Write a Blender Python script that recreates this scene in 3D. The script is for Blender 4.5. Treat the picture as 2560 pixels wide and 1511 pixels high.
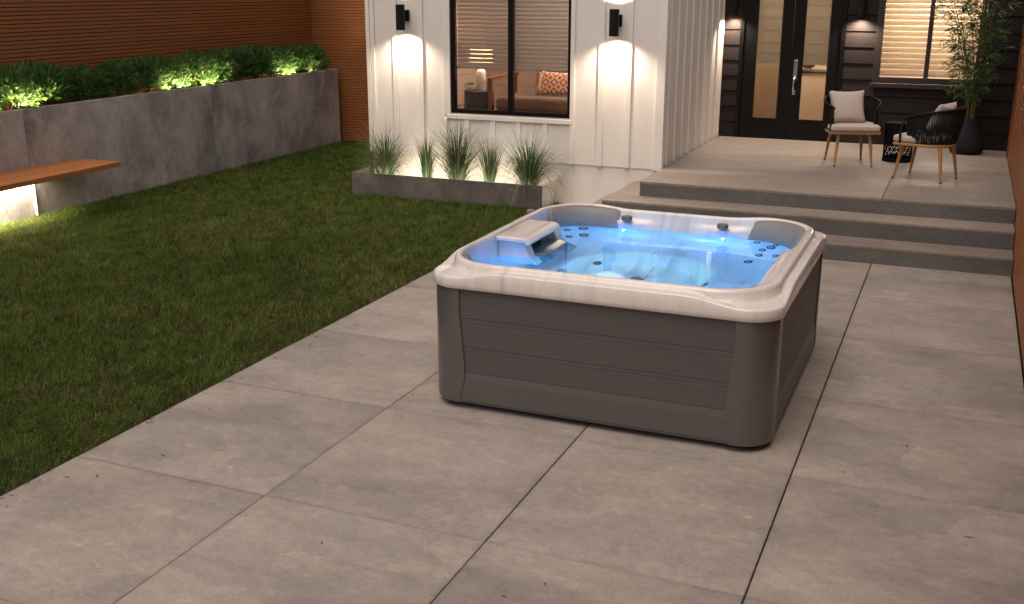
import bpy, bmesh, math, random
import numpy as np
from mathutils import Vector, Matrix, Euler
from mathutils.bvhtree import BVHTree
random.seed(7); rng = np.random.default_rng(7)
PI = math.pi
SC = bpy.context.scene
COL = SC.collection
for o in list(bpy.data.objects): bpy.data.objects.remove(o)

# ------------------------------------------------------------------ camera, sky, sun, exposure
F, YAW, PITCH, ROLL, CAMZ = 2678.99, -0.3937, 0.2866, 0.0017, 2.5074
cam = bpy.data.cameras.new('camera'); camo = bpy.data.objects.new('camera', cam); COL.objects.link(camo)
cam.sensor_fit = 'HORIZONTAL'; cam.sensor_width = 36.0; cam.lens = 36.0*F/2560.0
cam.clip_start = .05; cam.clip_end = 400
fw = Vector((math.sin(YAW)*math.cos(PITCH), math.cos(YAW)*math.cos(PITCH), -math.sin(PITCH)))
rt = Vector((math.cos(YAW), -math.sin(YAW), 0)); up = rt.cross(fw)
r2 = math.cos(ROLL)*rt + math.sin(ROLL)*up; u2 = -math.sin(ROLL)*rt + math.cos(ROLL)*up
camo.matrix_world = Matrix(((r2.x, u2.x, -fw.x, 0), (r2.y, u2.y, -fw.y, 0), (r2.z, u2.z, -fw.z, CAMZ), (0, 0, 0, 1)))
SC.camera = camo

SUN_EL, SUN_AZ = math.radians(66), math.radians(192)          # azimuth measured clockwise from +Y: behind the camera
world = bpy.data.worlds.new('World'); SC.world = world; world.use_nodes = True
nt = world.node_tree; nt.nodes.clear()
sky = nt.nodes.new('ShaderNodeTexSky'); sky.sky_type = 'NISHITA'; sky.sun_disc = False
sky.sun_elevation = SUN_EL; sky.sun_rotation = SUN_AZ; sky.air_density = 1.0; sky.dust_density = 3.0
hs = nt.nodes.new('ShaderNodeHueSaturation'); hs.inputs['Saturation'].default_value = .28
nt.links.new(sky.outputs[0], hs.inputs['Color'])
tint = nt.nodes.new('ShaderNodeMix'); tint.data_type = 'RGBA'; tint.blend_type = 'MULTIPLY'; tint.inputs[0].default_value = 1
tint.inputs[7].default_value = (1.0, .87, .78, 1)              # city glow on a low night cloud
nt.links.new(hs.outputs[0], tint.inputs[6])
bg = nt.nodes.new('ShaderNodeBackground'); bg.inputs['Strength'].default_value = .085
nt.links.new(tint.outputs[2], bg.inputs['Color'])
wo = nt.nodes.new('ShaderNodeOutputWorld'); nt.links.new(bg.outputs[0], wo.inputs[0])

sun = bpy.data.lights.new('sun', 'SUN'); sun.energy = 1.15; sun.angle = math.radians(50); sun.color = (1, .92, .85)
suno = bpy.data.objects.new('sun', sun); COL.objects.link(suno)
sd = Vector((math.sin(SUN_AZ)*math.cos(SUN_EL), math.cos(SUN_AZ)*math.cos(SUN_EL), math.sin(SUN_EL)))
suno.rotation_euler = sd.to_track_quat('Z', 'Y').to_euler(); suno.location = (0, 0, 20)

SC.view_settings.view_transform = 'Standard'; SC.view_settings.look = 'None'
SC.view_settings.exposure = 0.42; SC.view_settings.gamma = 1.0; SC.view_settings.use_curve_mapping = False
SC.cycles.use_denoising = True
SC.cycles.sample_clamp_indirect = 4.0
SC.cycles.max_bounces = 10; SC.cycles.transparent_max_bounces = 16

# ------------------------------------------------------------------ materials
def N(t, kind, **kw):
    n = t.nodes.new(kind)
    for k, v in kw.items():
        if k in n.inputs: n.inputs[k].default_value = v
        else: setattr(n, k, v)
    return n
def mat(name, col, rough=.5, metal=0., spec=.5, coat=0., bump=0., bscale=200., emit=None, estr=0.):
    m = bpy.data.materials.new(name); m.use_nodes = True
    b = m.node_tree.nodes['Principled BSDF']
    b.inputs['Base Color'].default_value = (*col, 1); b.inputs['Roughness'].default_value = rough
    b.inputs['Metallic'].default_value = metal; b.inputs['Specular IOR Level'].default_value = spec
    b.inputs['Coat Weight'].default_value = coat
    if emit: b.inputs['Emission Color'].default_value = (*emit, 1); b.inputs['Emission Strength'].default_value = estr
    if bump:
        t = m.node_tree; g = N(t, 'ShaderNodeNewGeometry'); n = N(t, 'ShaderNodeTexNoise', Scale=bscale, Detail=3.)
        t.links.new(g.outputs['Position'], n.inputs['Vector'])
        bp = N(t, 'ShaderNodeBump', Strength=bump, Distance=.004)
        t.links.new(n.outputs[0], bp.inputs['Height']); t.links.new(bp.outputs[0], b.inputs['Normal'])
    return m
def noise(t, scale, stretch=(1, 1, 1), detail=4., rough=.55, dist=0., off=None, obj=False):
    """noise in place (world) coordinates, stretched; off = socket added to the coordinates"""
    if obj:
        g = N(t, 'ShaderNodeTexCoord'); s = g.outputs['Object']
    else:
        g = N(t, 'ShaderNodeNewGeometry'); s = g.outputs['Position']
    v = N(t, 'ShaderNodeVectorMath', operation='MULTIPLY'); v.inputs[1].default_value = stretch
    t.links.new(s, v.inputs[0]); s = v.outputs[0]
    if off is not None:
        a = N(t, 'ShaderNodeVectorMath', operation='ADD'); t.links.new(s, a.inputs[0]); t.links.new(off, a.inputs[1]); s = a.outputs[0]
    n = N(t, 'ShaderNodeTexNoise', Scale=scale, Detail=detail, Roughness=rough, Distortion=dist)
    t.links.new(s, n.inputs['Vector'])
    return n.outputs[0]
def ramp(t, src, stops):
    r = N(t, 'ShaderNodeValToRGB'); e = r.color_ramp.elements
    while len(e) < len(stops): e.new(.5)
    for k, (p, c) in enumerate(stops):
        e[k].position = p; e[k].color = (*c, 1) if len(c) == 3 else c
    t.links.new(src, r.inputs[0]); return r.outputs[0]
def mix(t, a, b, fac, blend='MIX'):
    m = N(t, 'ShaderNodeMix', data_type='RGBA', blend_type=blend)
    for k, s in ((6, a), (7, b)):
        if isinstance(s, tuple): m.inputs[k].default_value = (*s, 1)
        else: t.links.new(s, m.inputs[k])
    if isinstance(fac, (int, float)): m.inputs[0].default_value = fac
    else: t.links.new(fac, m.inputs[0])
    return m.outputs[2]
def objrand(t, k=37.):
    i = N(t, 'ShaderNodeObjectInfo'); m = N(t, 'ShaderNodeMath', operation='MULTIPLY'); m.inputs[1].default_value = k
    t.links.new(i.outputs['Random'], m.inputs[0]); c = N(t, 'ShaderNodeCombineXYZ')
    for q in range(3): t.links.new(m.outputs[0], c.inputs[q])
    return c.outputs[0], i.outputs['Random']

def concrete(name, dark, mid, light, stretch, blotch=.9, rough=.75, contrast=(.3, .72), streak=.5, scuff=.5, joints=False):
    m = mat(name, mid, rough); t = m.node_tree; b = t.nodes['Principled BSDF']
    off, rnd = objrand(t)
    big = noise(t, blotch, stretch, 7., .66, .25, off)
    st = noise(t, 3.6, tuple(s*s*1.2 for s in stretch), 8., .74, .35, off)
    fine = noise(t, 60., (1, 1, 1), 4., .7)
    c = ramp(t, big, [(contrast[0], dark), (.5, mid), (contrast[1], light)])
    c2 = ramp(t, st, [(.32, dark), (.52, mid), (.7, light)])
    c = mix(t, c, c2, streak)
    # pale scuffs left by the trowel
    sc = noise(t, 5., tuple(s*1.6 for s in stretch), 8., .78, 1.4, off)
    ar = noise(t, .8, (1, 1, 1), 3., .5, .4, off)
    mk = N(t, 'ShaderNodeMath', operation='MULTIPLY')
    t.links.new(ramp(t, sc, [(.56, (0, 0, 0)), (.66, (1, 1, 1))]), mk.inputs[0]); t.links.new(ramp(t, ar, [(.5, (0, 0, 0)), (.68, (1, 1, 1))]), mk.inputs[1])
    m2 = N(t, 'ShaderNodeMath', operation='MULTIPLY'); m2.inputs[1].default_value = scuff; t.links.new(mk.outputs[0], m2.inputs[0])
    c = mix(t, c, tuple(min(1, x*1.28) for x in light), m2.outputs[0])
    # overlapping trowel passes: faint flat facets
    g = N(t, 'ShaderNodeNewGeometry'); wv = N(t, 'ShaderNodeTexNoise', Scale=2.2, Detail=5., Roughness=.6)
    av = N(t, 'ShaderNodeVectorMath', operation='ADD'); t.links.new(g.outputs['Position'], av.inputs[0]); t.links.new(off, av.inputs[1]); t.links.new(av.outputs[0], wv.inputs['Vector'])
    sv = N(t, 'ShaderNodeVectorMath', operation='SCALE'); sv.inputs['Scale'].default_value = .55; t.links.new(wv.outputs[1], sv.inputs[0])
    a2 = N(t, 'ShaderNodeVectorMath', operation='ADD'); t.links.new(av.outputs[0], a2.inputs[0]); t.links.new(sv.outputs[0], a2.inputs[1])
    mv = N(t, 'ShaderNodeVectorMath', operation='MULTIPLY'); mv.inputs[1].default_value = stretch; t.links.new(a2.outputs[0], mv.inputs[0])
    vo = N(t, 'ShaderNodeTexVoronoi', Scale=2.6, feature='F1'); t.links.new(mv.outputs[0], vo.inputs['Vector'])
    bw = N(t, 'ShaderNodeRGBToBW'); t.links.new(vo.outputs['Color'], bw.inputs[0])
    c = mix(t, c, ramp(t, bw.outputs[0], [(.15, (.88, .88, .89)), (.85, (1.10, 1.09, 1.08))]), .8, 'MULTIPLY')
    mid_ = noise(t, 17., (1, 1, 1), 5., .7, 0, off)
    c = mix(t, c, ramp(t, mid_, [(.36, (.86, .86, .87)), (.64, (1.10, 1.10, 1.09))]), .7, 'MULTIPLY')
    c = mix(t, c, ramp(t, fine, [(.35, (.80, .80, .80)), (.65, (1.12, 1.12, 1.12))]), .6, 'MULTIPLY')
    t.links.new(c, b.inputs['Base Color'])
    if joints:                                              # grime gathered along the slab edges, broken up
        tc = N(t, 'ShaderNodeTexCoord'); sx_ = N(t, 'ShaderNodeSeparateXYZ'); t.links.new(tc.outputs['Generated'], sx_.inputs[0])
        def edge(o_):
            a = N(t, 'ShaderNodeMath', operation='SUBTRACT'); a.inputs[1].default_value = .5; t.links.new(o_, a.inputs[0])
            b2 = N(t, 'ShaderNodeMath', operation='ABSOLUTE'); t.links.new(a.outputs[0], b2.inputs[0]); return b2.outputs[0]
        mxx = N(t, 'ShaderNodeMath', operation='MAXIMUM'); t.links.new(edge(sx_.outputs[0]), mxx.inputs[0]); t.links.new(edge(sx_.outputs[1]), mxx.inputs[1])
        gn = noise(t, 7., (1, 1, 1), 5., .7, .5, off); ad = N(t, 'ShaderNodeMath', operation='MULTIPLY_ADD'); ad.inputs[1].default_value = .055
        t.links.new(gn, ad.inputs[0]); t.links.new(mxx.outputs[0], ad.inputs[2])
        c = mix(t, c, ramp(t, ad.outputs[0], [(.505, (1, 1, 1)), (.535, (.80, .79, .78))]), .8, 'MULTIPLY'); t.links.new(c, b.inputs['Base Color'])
    rr = N(t, 'ShaderNodeMapRange'); rr.inputs[3].default_value = rough-.14; rr.inputs[4].default_value = rough+.1
    t.links.new(big, rr.inputs[0]); t.links.new(rr.outputs[0], b.inputs['Roughness'])
    bp = N(t, 'ShaderNodeBump', Strength=.16, Distance=.006); t.links.new(st, bp.inputs['Height'])
    bp2 = N(t, 'ShaderNodeBump', Strength=.18, Distance=.002); t.links.new(fine, bp2.inputs['Height'])
    t.links.new(bp.outputs[0], bp2.inputs['Normal']); t.links.new(bp2.outputs[0], b.inputs['Normal'])
    return m
def wood(name, c1, c2, stretch, rough=.5, scale=9., bump=.1, var=.25, spec=.4):
    m = mat(name, c1, rough, spec=spec); t = m.node_tree; b = t.nodes['Principled BSDF']
    off, rnd = objrand(t, 61.)
    g = noise(t, scale, stretch, 7., .65, .5, off, obj=False)
    c = ramp(t, g, [(.3, c1), (.7, c2)])
    v = N(t, 'ShaderNodeMapRange'); v.inputs[3].default_value = 1-var; v.inputs[4].default_value = 1+var*.6
    t.links.new(rnd, v.inputs[0])
    cc = N(t, 'ShaderNodeCombineColor')
    for q in range(3): t.links.new(v.outputs[0], cc.inputs[q])
    c = mix(t, c, cc.outputs[0], 1., 'MULTIPLY'); t.links.new(c, b.inputs['Base Color'])
    bp = N(t, 'ShaderNodeBump', Strength=bump, Distance=.003); t.links.new(g, bp.inputs['Height']); t.links.new(bp.outputs[0], b.inputs['Normal'])
    return m
def paint(name, col, rough=.55, amt=.06, scale=4.):
    m = mat(name, col, rough); t = m.node_tree; b = t.nodes['Principled BSDF']
    n = noise(t, scale, (1, 1, .35), 5., .6); n2 = noise(t, 160., (1, 1, .3), 3.)
    c = ramp(t, n, [(.3, tuple(x*(1-amt) for x in col)), (.7, tuple(min(1, x*(1+amt*.4)) for x in col))])
    t.links.new(c, b.inputs['Base Color'])
    bp = N(t, 'ShaderNodeBump', Strength=.12, Distance=.002); t.links.new(n2, bp.inputs['Height']); t.links.new(bp.outputs[0], b.inputs['Normal'])
    return m
def fabric(name, col, scale=420., rough=.9, amt=.25):
    m = mat(name, col, rough, spec=.2); t = m.node_tree; b = t.nodes['Principled BSDF']
    g = N(t, 'ShaderNodeTexCoord')
    w1 = noise(t, scale, (1, .12, .12), 2., .5, 0, None, True); w2 = noise(t, scale, (.12, 1, 1), 2., .5, 0, None, True)
    s = N(t, 'ShaderNodeMath', operation='ADD'); t.links.new(w1, s.inputs[0]); t.links.new(w2, s.inputs[1])
    h = N(t, 'ShaderNodeMath', operation='MULTIPLY'); h.inputs[1].default_value = .5; t.links.new(s.outputs[0], h.inputs[0])
    c = ramp(t, h.outputs[0], [(.35, tuple(x*(1-amt) for x in col)), (.65, tuple(min(1, x*(1+amt)) for x in col))])
    t.links.new(c, b.inputs['Base Color']); b.inputs['Sheen Weight'].default_value = .15
    bp = N(t, 'ShaderNodeBump', Strength=.35, Distance=.002); t.links.new(h.outputs[0], bp.inputs['Height']); t.links.new(bp.outputs[0], b.inputs['Normal'])
    return m
def leafmat(name, rough=.5, trans=.3, spec=.35):
    """colour from the mesh attribute 'tone' (each blade or leaf has its own)"""
    m = mat(name, (.05, .08, .02), rough, spec=spec); t = m.node_tree; b = t.nodes['Principled BSDF']
    a = N(t, 'ShaderNodeAttribute', attribute_name='tone'); t.links.new(a.outputs['Color'], b.inputs['Base Color'])
    tr = N(t, 'ShaderNodeBsdfTranslucent'); t.links.new(a.outputs['Color'], tr.inputs['Color'])
    mx = N(t, 'ShaderNodeMixShader'); mx.inputs[0].default_value = trans
    t.links.new(b.outputs[0], mx.inputs[1]); t.links.new(tr.outputs[0], mx.inputs[2])
    t.links.new(mx.outputs[0], t.nodes['Material Output'].inputs[0])
    return m
def glassmat(name, tint=(1, 1, 1), refl=1.):
    m = bpy.data.materials.new(name); m.use_nodes = True; t = m.node_tree; t.nodes.remove(t.nodes['Principled BSDF'])
    tr = N(t, 'ShaderNodeBsdfTransparent'); tr.inputs[0].default_value = (*tint, 1)
    gl = N(t, 'ShaderNodeBsdfGlossy', Roughness=.01); fr = N(t, 'ShaderNodeFresnel', IOR=1.5)
    k = N(t, 'ShaderNodeMath', operation='MULTIPLY'); k.inputs[1].default_value = refl; t.links.new(fr.outputs[0], k.inputs[0])
    mx = N(t, 'ShaderNodeMixShader'); t.links.new(k.outputs[0], mx.inputs[0]); t.links.new(tr.outputs[0], mx.inputs[1]); t.links.new(gl.outputs[0], mx.inputs[2])
    t.links.new(mx.outputs[0], t.nodes['Material Output'].inputs[0]); return m
def emis(name, col, s):
    return mat(name, (.8, .8, .8), .5, emit=col, estr=s)

M = {}
M['patio'] = concrete('patio_concrete', (.205, .172, .148), (.308, .262, .228), (.40, .348, .308), (.75, 1.15, 1), 1.0, .72, contrast=(.36, .65), streak=.42, scuff=.5, joints=True)
M['porch'] = concrete('porch_concrete', (.165, .136, .116), (.245, .203, .173), (.315, .265, .228), (.45, 1.4, 1), .9, .6, streak=.5)
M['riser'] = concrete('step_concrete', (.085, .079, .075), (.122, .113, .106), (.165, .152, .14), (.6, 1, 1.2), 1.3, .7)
M['wallc'] = concrete('planter_concrete', (.175, .168, .176), (.40, .373, .362), (.60, .55, .515), (1, 1, .75), 1.5, .7, contrast=(.38, .64), streak=.35, scuff=.6)
M['boxc'] = concrete('box_concrete', (.085, .073, .066), (.145, .125, .112), (.23, .197, .172), (1, 1, 1), 2.6, .8, contrast=(.36, .66))
M['white'] = paint('white_siding', (.80, .745, .69))
M['wtrim'] = paint('white_trim', (.82, .77, .715), .45)
M['inwall'] = paint('room_wall', (.50, .385, .32))
M['beige'] = paint('beige_wall', (.58, .45, .31))
M['fence'] = wood('cedar_slat', (.25, .085, .024), (.305, .106, .032), (6, .4, 6), .5, 4., .03, .07)
M['fencex'] = wood('cedar_slat_cross', (.25, .085, .024), (.305, .106, .032), (.4, 6, 6), .5, 4., .03, .07)
M['post'] = mat('fence_post', (.012, .006, .004), .9)
M['bench'] = wood('bench_wood', (.30, .105, .03), (.45, .175, .055), (12, .3, 12), .45, 6., .1, .1)
M['siding'] = wood('charcoal_siding', (.016, .0125, .012), (.026, .020, .019), (.3, 8, 8), .75, 6., .12, .12, spec=.15)
M['black'] = mat('black_metal', (.004, .0035, .0035), .4, spec=.22)
M['blacksat'] = mat('black_satin', (.006, .0055, .0055), .5, spec=.25)
M['plum'] = mat('dark_window_frame', (.024, .017, .017), .5)
M['chrome'] = mat('chrome', (.75, .74, .72), .12, metal=1.)
M['soil'] = mat('soil', (.045, .03, .02), .95, bump=.8, bscale=40.)
M['lawnsoil'] = mat('lawn_soil', (.050, .034, .018), .95, bump=.8, bscale=50.)
M['grass'] = leafmat('grass_blade', .7, .3, .12)
M['leaf'] = leafmat('leaf', .5, .3)
M['glass'] = glassmat('window_glass', (.93, .93, .93), 1.1)
M['doorglass'] = glassmat('door_glass', (.9, .9, .9), .9)
M['seat'] = fabric('light_cushion', (.46, .38, .32))
M['sofa'] = fabric('brown_sofa_cloth', (.17, .105, .075), 260., amt=.45)
M['sofad'] = fabric('dark_brown_sofa_back', (.10, .045, .03), 260., amt=.3)
M['teak'] = wood('teak_leg', (.30, .145, .052), (.42, .22, .085), (6, 6, .6), .45, 9., .06, .12)
M['arm'] = wood('walnut_arm', (.12, .045, .02), (.2, .08, .035), (.6, 6, 6), .4, 9., .06, .1)
M['rope'] = mat('charcoal_rope', (.011, .0105, .011), .8, 0, .2, bump=.3, bscale=600.)
M['pot'] = mat('charcoal_pot', (.012, .0115, .013), .75, 0, .2, bump=.6, bscale=120.)
M['drum'] = mat('black_steel_drum', (.006, .0052, .005), .85, 0, .08)
M['drumin'] = mat('speckled_drum', (.03, .028, .034), .5, bump=.8, bscale=260.)
M['ceramic'] = mat('white_ceramic', (.82, .76, .68), .35)
M['base'] = mat('tub_base', (.01, .01, .01), .8)

def fade(name, a, b, attr='Generated'): ...

# tub shell: pale acrylic with soft grey diagonal veins
m = mat('marbled_acrylic', (.74, .67, .62), .22, spec=.5, coat=.5); t = m.node_tree; b = t.nodes['Principled BSDF']
b.inputs['Coat Roughness'].default_value = .06
rot = N(t, 'ShaderNodeMapping'); rot.inputs['Rotation'].default_value = (0.2, -.45, .5); rot.inputs['Scale'].default_value = (6.5, .8, 1.0)
g = N(t, 'ShaderNodeNewGeometry'); t.links.new(g.outputs['Position'], rot.inputs[0])
n = N(t, 'ShaderNodeTexNoise', Scale=.95, Detail=4., Roughness=.55, Distortion=.7); t.links.new(rot.outputs[0], n.inputs['Vector'])
c = ramp(t, n.outputs[0], [(.34, (.50, .455, .43)), (.43, (.65, .59, .555)), (.54, (.73, .665, .62)), (.7, (.64, .58, .545))])
t.links.new(c, b.inputs['Base Color']); M['shell'] = m
# tub cabinet: grey embossed wood-look panels
m = mat('grey_cabinet', (.062, .053, .049), .5, spec=.45); t = m.node_tree; b = t.nodes['Principled BSDF']
off, rnd = objrand(t, 23.)
g1 = noise(t, 2.2, (1, 1, 12), 5., .6, 2.2, off); g2 = noise(t, 26., (.35, .35, 6), 4., .6, .4, off)
s = N(t, 'ShaderNodeMath', operation='ADD'); t.links.new(g1, s.inputs[0]); t.links.new(g2, s.inputs[1])
c = ramp(t, g1, [(.3, (.079, .072, .069)), (.7, (.093, .085, .081))]); t.links.new(c, b.inputs['Base Color'])
bp = N(t, 'ShaderNodeBump', Strength=.34, Distance=.005); t.links.new(s.outputs[0], bp.inputs['Height']); t.links.new(bp.outputs[0], b.inputs['Normal'])
M['cabinet'] = m
M['post2'] = mat('grey_corner_post', (.135, .124, .118), .23, .35, spec=.5, bump=.06, bscale=300.)
M['skirt'] = mat('grey_skirt', (.094, .086, .082), .4, spec=.5, bump=.08, bscale=260.)
M['pillow'] = mat('grey_head_pillow', (.20, .183, .168), .5, bump=.15, bscale=200.)
M['jetring'] = mat('dark_jet', (.022, .025, .03), .35)
M['jetin'] = mat('jet_steel', (.35, .36, .38), .3, metal=.8)
M['weir'] = mat('weir_plastic', (.10, .12, .16), .18, coat=.4)
# water: one refracting, reflecting sheet that the underwater lamps light from below
m = bpy.data.materials.new('tub_water'); m.use_nodes = True; t = m.node_tree; t.nodes.remove(t.nodes['Principled BSDF'])
gl = N(t, 'ShaderNodeBsdfGlass', IOR=1.333, Roughness=0.); gl.inputs[0].default_value = (.64, .90, 1., 1)
wv = noise(t, 3., (1, 1, 1), 2., .5); bp = N(t, 'ShaderNodeBump', Strength=.02, Distance=.01); t.links.new(wv, bp.inputs['Height']); t.links.new(bp.outputs[0], gl.inputs['Normal'])
t.links.new(gl.outputs[0], t.nodes['Material Output'].inputs[0]); M['water'] = m
M['led_blue'] = emis('blue_led', (.35, .55, 1), 14.)
M['led_warm'] = emis('warm_led', (1, .78, .48), 22.)
M['lens'] = emis('lamp_lens', (1, .82, .6), 14.)
# slats, shades
def slatmat(name, col, trans):
    m = mat(name, col, .5); t = m.node_tree; b = t.nodes['Principled BSDF']
    tr = N(t, 'ShaderNodeBsdfTranslucent'); tr.inputs[0].default_value = (*col, 1)
    mx = N(t, 'ShaderNodeMixShader'); mx.inputs[0].default_value = trans
    t.links.new(b.outputs[0], mx.inputs[1]); t.links.new(tr.outputs[0], mx.inputs[2]); t.links.new(mx.outputs[0], t.nodes['Material Output'].inputs[0]); return m
M['slat'] = slatmat('blind_slat', (.78, .73, .68), .34)
M['slat2'] = slatmat('lit_blind_slat', (.74, .65, .54), .33)
M['shade'] = slatmat('linen_shade', (.66, .60, .50), .4)
M['lampshade'] = slatmat('lamp_shade', (.85, .72, .52), .6)
# patterned pillow: diamonds inside diamonds, woven flat
m = mat('diamond_weave', (.7, .5, .35), .85, spec=.2); t = m.node_tree; b = t.nodes['Principled BSDF']
tc = N(t, 'ShaderNodeTexCoord'); sp = N(t, 'ShaderNodeSeparateXYZ'); t.links.new(tc.outputs['Object'], sp.inputs[0])
def mth(op, a, c=None):
    n = N(t, 'ShaderNodeMath', operation=op)
    for k, s in enumerate((a, c)):
        if s is None: continue
        if isinstance(s, (int, float)): n.inputs[k].default_value = s
        else: t.links.new(s, n.inputs[k])
    return n.outputs[0]
px = mth('ABSOLUTE', mth('SUBTRACT', mth('FRACT', mth('MULTIPLY', sp.outputs[0], 8.)), .5))
pz = mth('ABSOLUTE', mth('SUBTRACT', mth('FRACT', mth('MULTIPLY', sp.outputs[2], 8.6)), .5))
dd = mth('FRACT', mth('MULTIPLY', mth('ADD', px, pz), 2.0))
c = ramp(t, dd, [(.0, (.58, .17, .05)), (.46, (.58, .17, .05)), (.52, (.86, .74, .60)), (.97, (.86, .74, .60))])
t.links.new(c, b.inputs['Base Color']); M['weave'] = m
M['tassel'] = fabric('cream_fringe', (.66, .47, .33))

# ------------------------------------------------------------------ mesh helpers
class MB:
    def __init__(s): s.v = []; s.f = []
    def add(s, v, f):
        o = len(s.v); s.v += [tuple(p) for p in v]; s.f += [tuple(i+o for i in q) for q in f]; return s
    def box(s, x0, x1, y0, y1, z0, z1, rot=None, about=None):
        v = [Vector(p) for p in ((x0,y0,z0),(x1,y0,z0),(x1,y1,z0),(x0,y1,z0),(x0,y0,z1),(x1,y0,z1),(x1,y1,z1),(x0,y1,z1))]
        if rot is not None:
            a = Vector(about) if about is not None else sum(v, Vector())/8
            v = [a + rot @ (p-a) for p in v]
        return s.add(v, [(0,3,2,1),(4,5,6,7),(0,1,5,4),(1,2,6,5),(2,3,7,6),(3,0,4,7)])
    def tube(s, pts, rad, n=8, cap=True):
        pts = [Vector(p) for p in pts]; rs = rad if isinstance(rad, (list, tuple)) else [rad]*len(pts)
        v = []; f = []; pu = None
        for i, p in enumerate(pts):
            d = (pts[min(i+1, len(pts)-1)] - pts[max(i-1, 0)]).normalized()
            if pu is None: pu = d.orthogonal().normalized()
            u = (pu - d*pu.dot(d)).normalized(); w = d.cross(u); pu = u
            for k in range(n):
                a = 2*PI*k/n; v.append(p + (u*math.cos(a)+w*math.sin(a))*rs[i])
        for i in range(len(pts)-1):
            for k in range(n): f.append((i*n+k, i*n+(k+1) % n, (i+1)*n+(k+1) % n, (i+1)*n+k))
        if cap: f.append(tuple(range(n-1, -1, -1))); f.append(tuple((len(pts)-1)*n+k for k in range(n)))
        return s.add(v, f)
    def lathe(s, prof, c=(0, 0), n=32, cap=True, wob=None):
        """prof: (radius, z) from bottom to top"""
        v = []; f = []
        for r, z in prof:
            for k in range(n):
                a = 2*PI*k/n; rr = r*(wob(k/n) if wob else 1); v.append((c[0]+rr*math.cos(a), c[1]+rr*math.sin(a), z))
        for i in range(len(prof)-1):
            for k in range(n): f.append((i*n+k, i*n+(k+1) % n, (i+1)*n+(k+1) % n, (i+1)*n+k))
        if cap: f.append(tuple(range(n-1, -1, -1))); f.append(tuple((len(prof)-1)*n+k for k in range(n)))
        return s.add(v, f)
    def build(s, name, m, parent=None, bevel=0., smooth=False, seg=2, ang=40, label=None, kind=None, tones=None):
        me = bpy.data.meshes.new(name); me.from_pydata(s.v, [], s.f); me.update()
        if bevel:
            bm = bmesh.new(); bm.from_mesh(me)
            ed = [e for e in bm.edges if len(e.link_faces) == 2 and e.calc_face_angle(0) > math.radians(25)]
            bmesh.ops.bevel(bm, geom=ed, offset=bevel, segments=seg, affect='EDGES', profile=.5, clamp_overlap=True)
            bm.to_mesh(me); bm.free()
        if smooth or bevel >= .006:
            me.shade_smooth(); me.set_sharp_from_angle(angle=math.radians(ang))
        if tones is not None:
            a = me.attributes.new('tone', 'FLOAT_COLOR', 'POINT'); a.data.foreach_set('color', np.asarray(tones, np.float32).ravel())
        o = link(name, me, m, parent, label, kind)
        if bevel >= .006: o.modifiers.new('weighted_normals', 'WEIGHTED_NORMAL').keep_sharp = True
        return o
WM = {}                                              # where each parent stands
def link(name, me, m, parent=None, label=None, kind=None):
    if m is not None and not me.materials: me.materials.append(M[m] if isinstance(m, str) else m)
    o = bpy.data.objects.new(name, me); COL.objects.link(o)
    if parent is not None:
        o.parent = parent; o.matrix_parent_inverse = WM.get(parent.name, Matrix()).inverted()
    if label: o['label'] = label
    if kind: o['kind'] = kind
    return o
def thing(name, label, cat, loc=(0, 0, 0), group=None, kind=None):
    o = bpy.data.objects.new(name, None); COL.objects.link(o); o.location = loc; o.empty_display_size = .1
    WM[o.name] = Matrix.Translation(loc); tag(o, label, cat, group, kind); return o
def tag(o, label=None, cat=None, group=None, kind=None):
    if label: o['label'] = label
    if cat: o['category'] = cat
    if group: o['group'] = group
    if kind: o['kind'] = kind
    return o
def bx(name, x0, x1, y0, y1, z0, z1, m, parent=None, bevel=.003, **k):
    return MB().box(x0, x1, y0, y1, z0, z1).build(name, m, parent, bevel=bevel, **k)
def dup(root, loc, rz=None, label=None, group=None):
    r = root.copy(); COL.objects.link(r); r.location = loc
    if rz is not None: r.rotation_euler = (0, 0, rz)
    if label: r['label'] = label
    if group: r['group'] = group
    for ch in list(root.children):
        c = ch.copy(); COL.objects.link(c); c.parent = r
        for g in ch.children:
            d = g.copy(); COL.objects.link(d); d.parent = c
    return r
def lamp(kind, loc, energy, col, parent=None, size=.05, to=None, **k):
    l = bpy.data.lights.new('light', kind); l.energy = energy; l.color = col
    if kind in ('POINT', 'SPOT'): l.shadow_soft_size = size
    else: l.size = size
    for a, v in k.items(): setattr(l, a, v)
    o = bpy.data.objects.new('light', l); COL.objects.link(o); o.location = loc
    if to is not None: o.rotation_euler = Vector(to).to_track_quat('-Z', 'Y').to_euler()
    if parent is not None: o.parent = parent; o.matrix_parent_inverse = WM.get(parent.name, Matrix()).inverted()
    return o
def pillow_mesh(w, h, th, n=14, pinch=.12):
    """a stuffed square cushion in the XZ plane, thin in Y, with drawn-out corners"""
    v = []; f = []
    for sgn in (-1, 1):
        for j in range(n+1):
            for i in range(n+1):
                a = 2*i/n-1; c = 2*j/n-1
                k = (max(0, 1-a*a)**.5*max(0, 1-c*c)**.5)**.75
                x = a*(1-pinch*(1-c*c))*w/2; z = c*(1-pinch*(1-a*a))*h/2
                v.append((x, sgn*th/2*k, z))
    m_ = (n+1)**2
    for j in range(n):
        for i in range(n):
            q = j*(n+1)+i; f.append((q, q+1, q+n+2, q+n+1)); f.append((m_+q, m_+q+n+1, m_+q+n+2, m_+q+1))
    mb = MB(); mb.add(v, f); return mb
def weld(o, d=.0005):
    bm = bmesh.new(); bm.from_mesh(o.data); bmesh.ops.remove_doubles(bm, verts=bm.verts, dist=d); bmesh.ops.recalc_face_normals(bm, faces=bm.faces); bm.to_mesh(o.data); bm.free()

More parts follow.
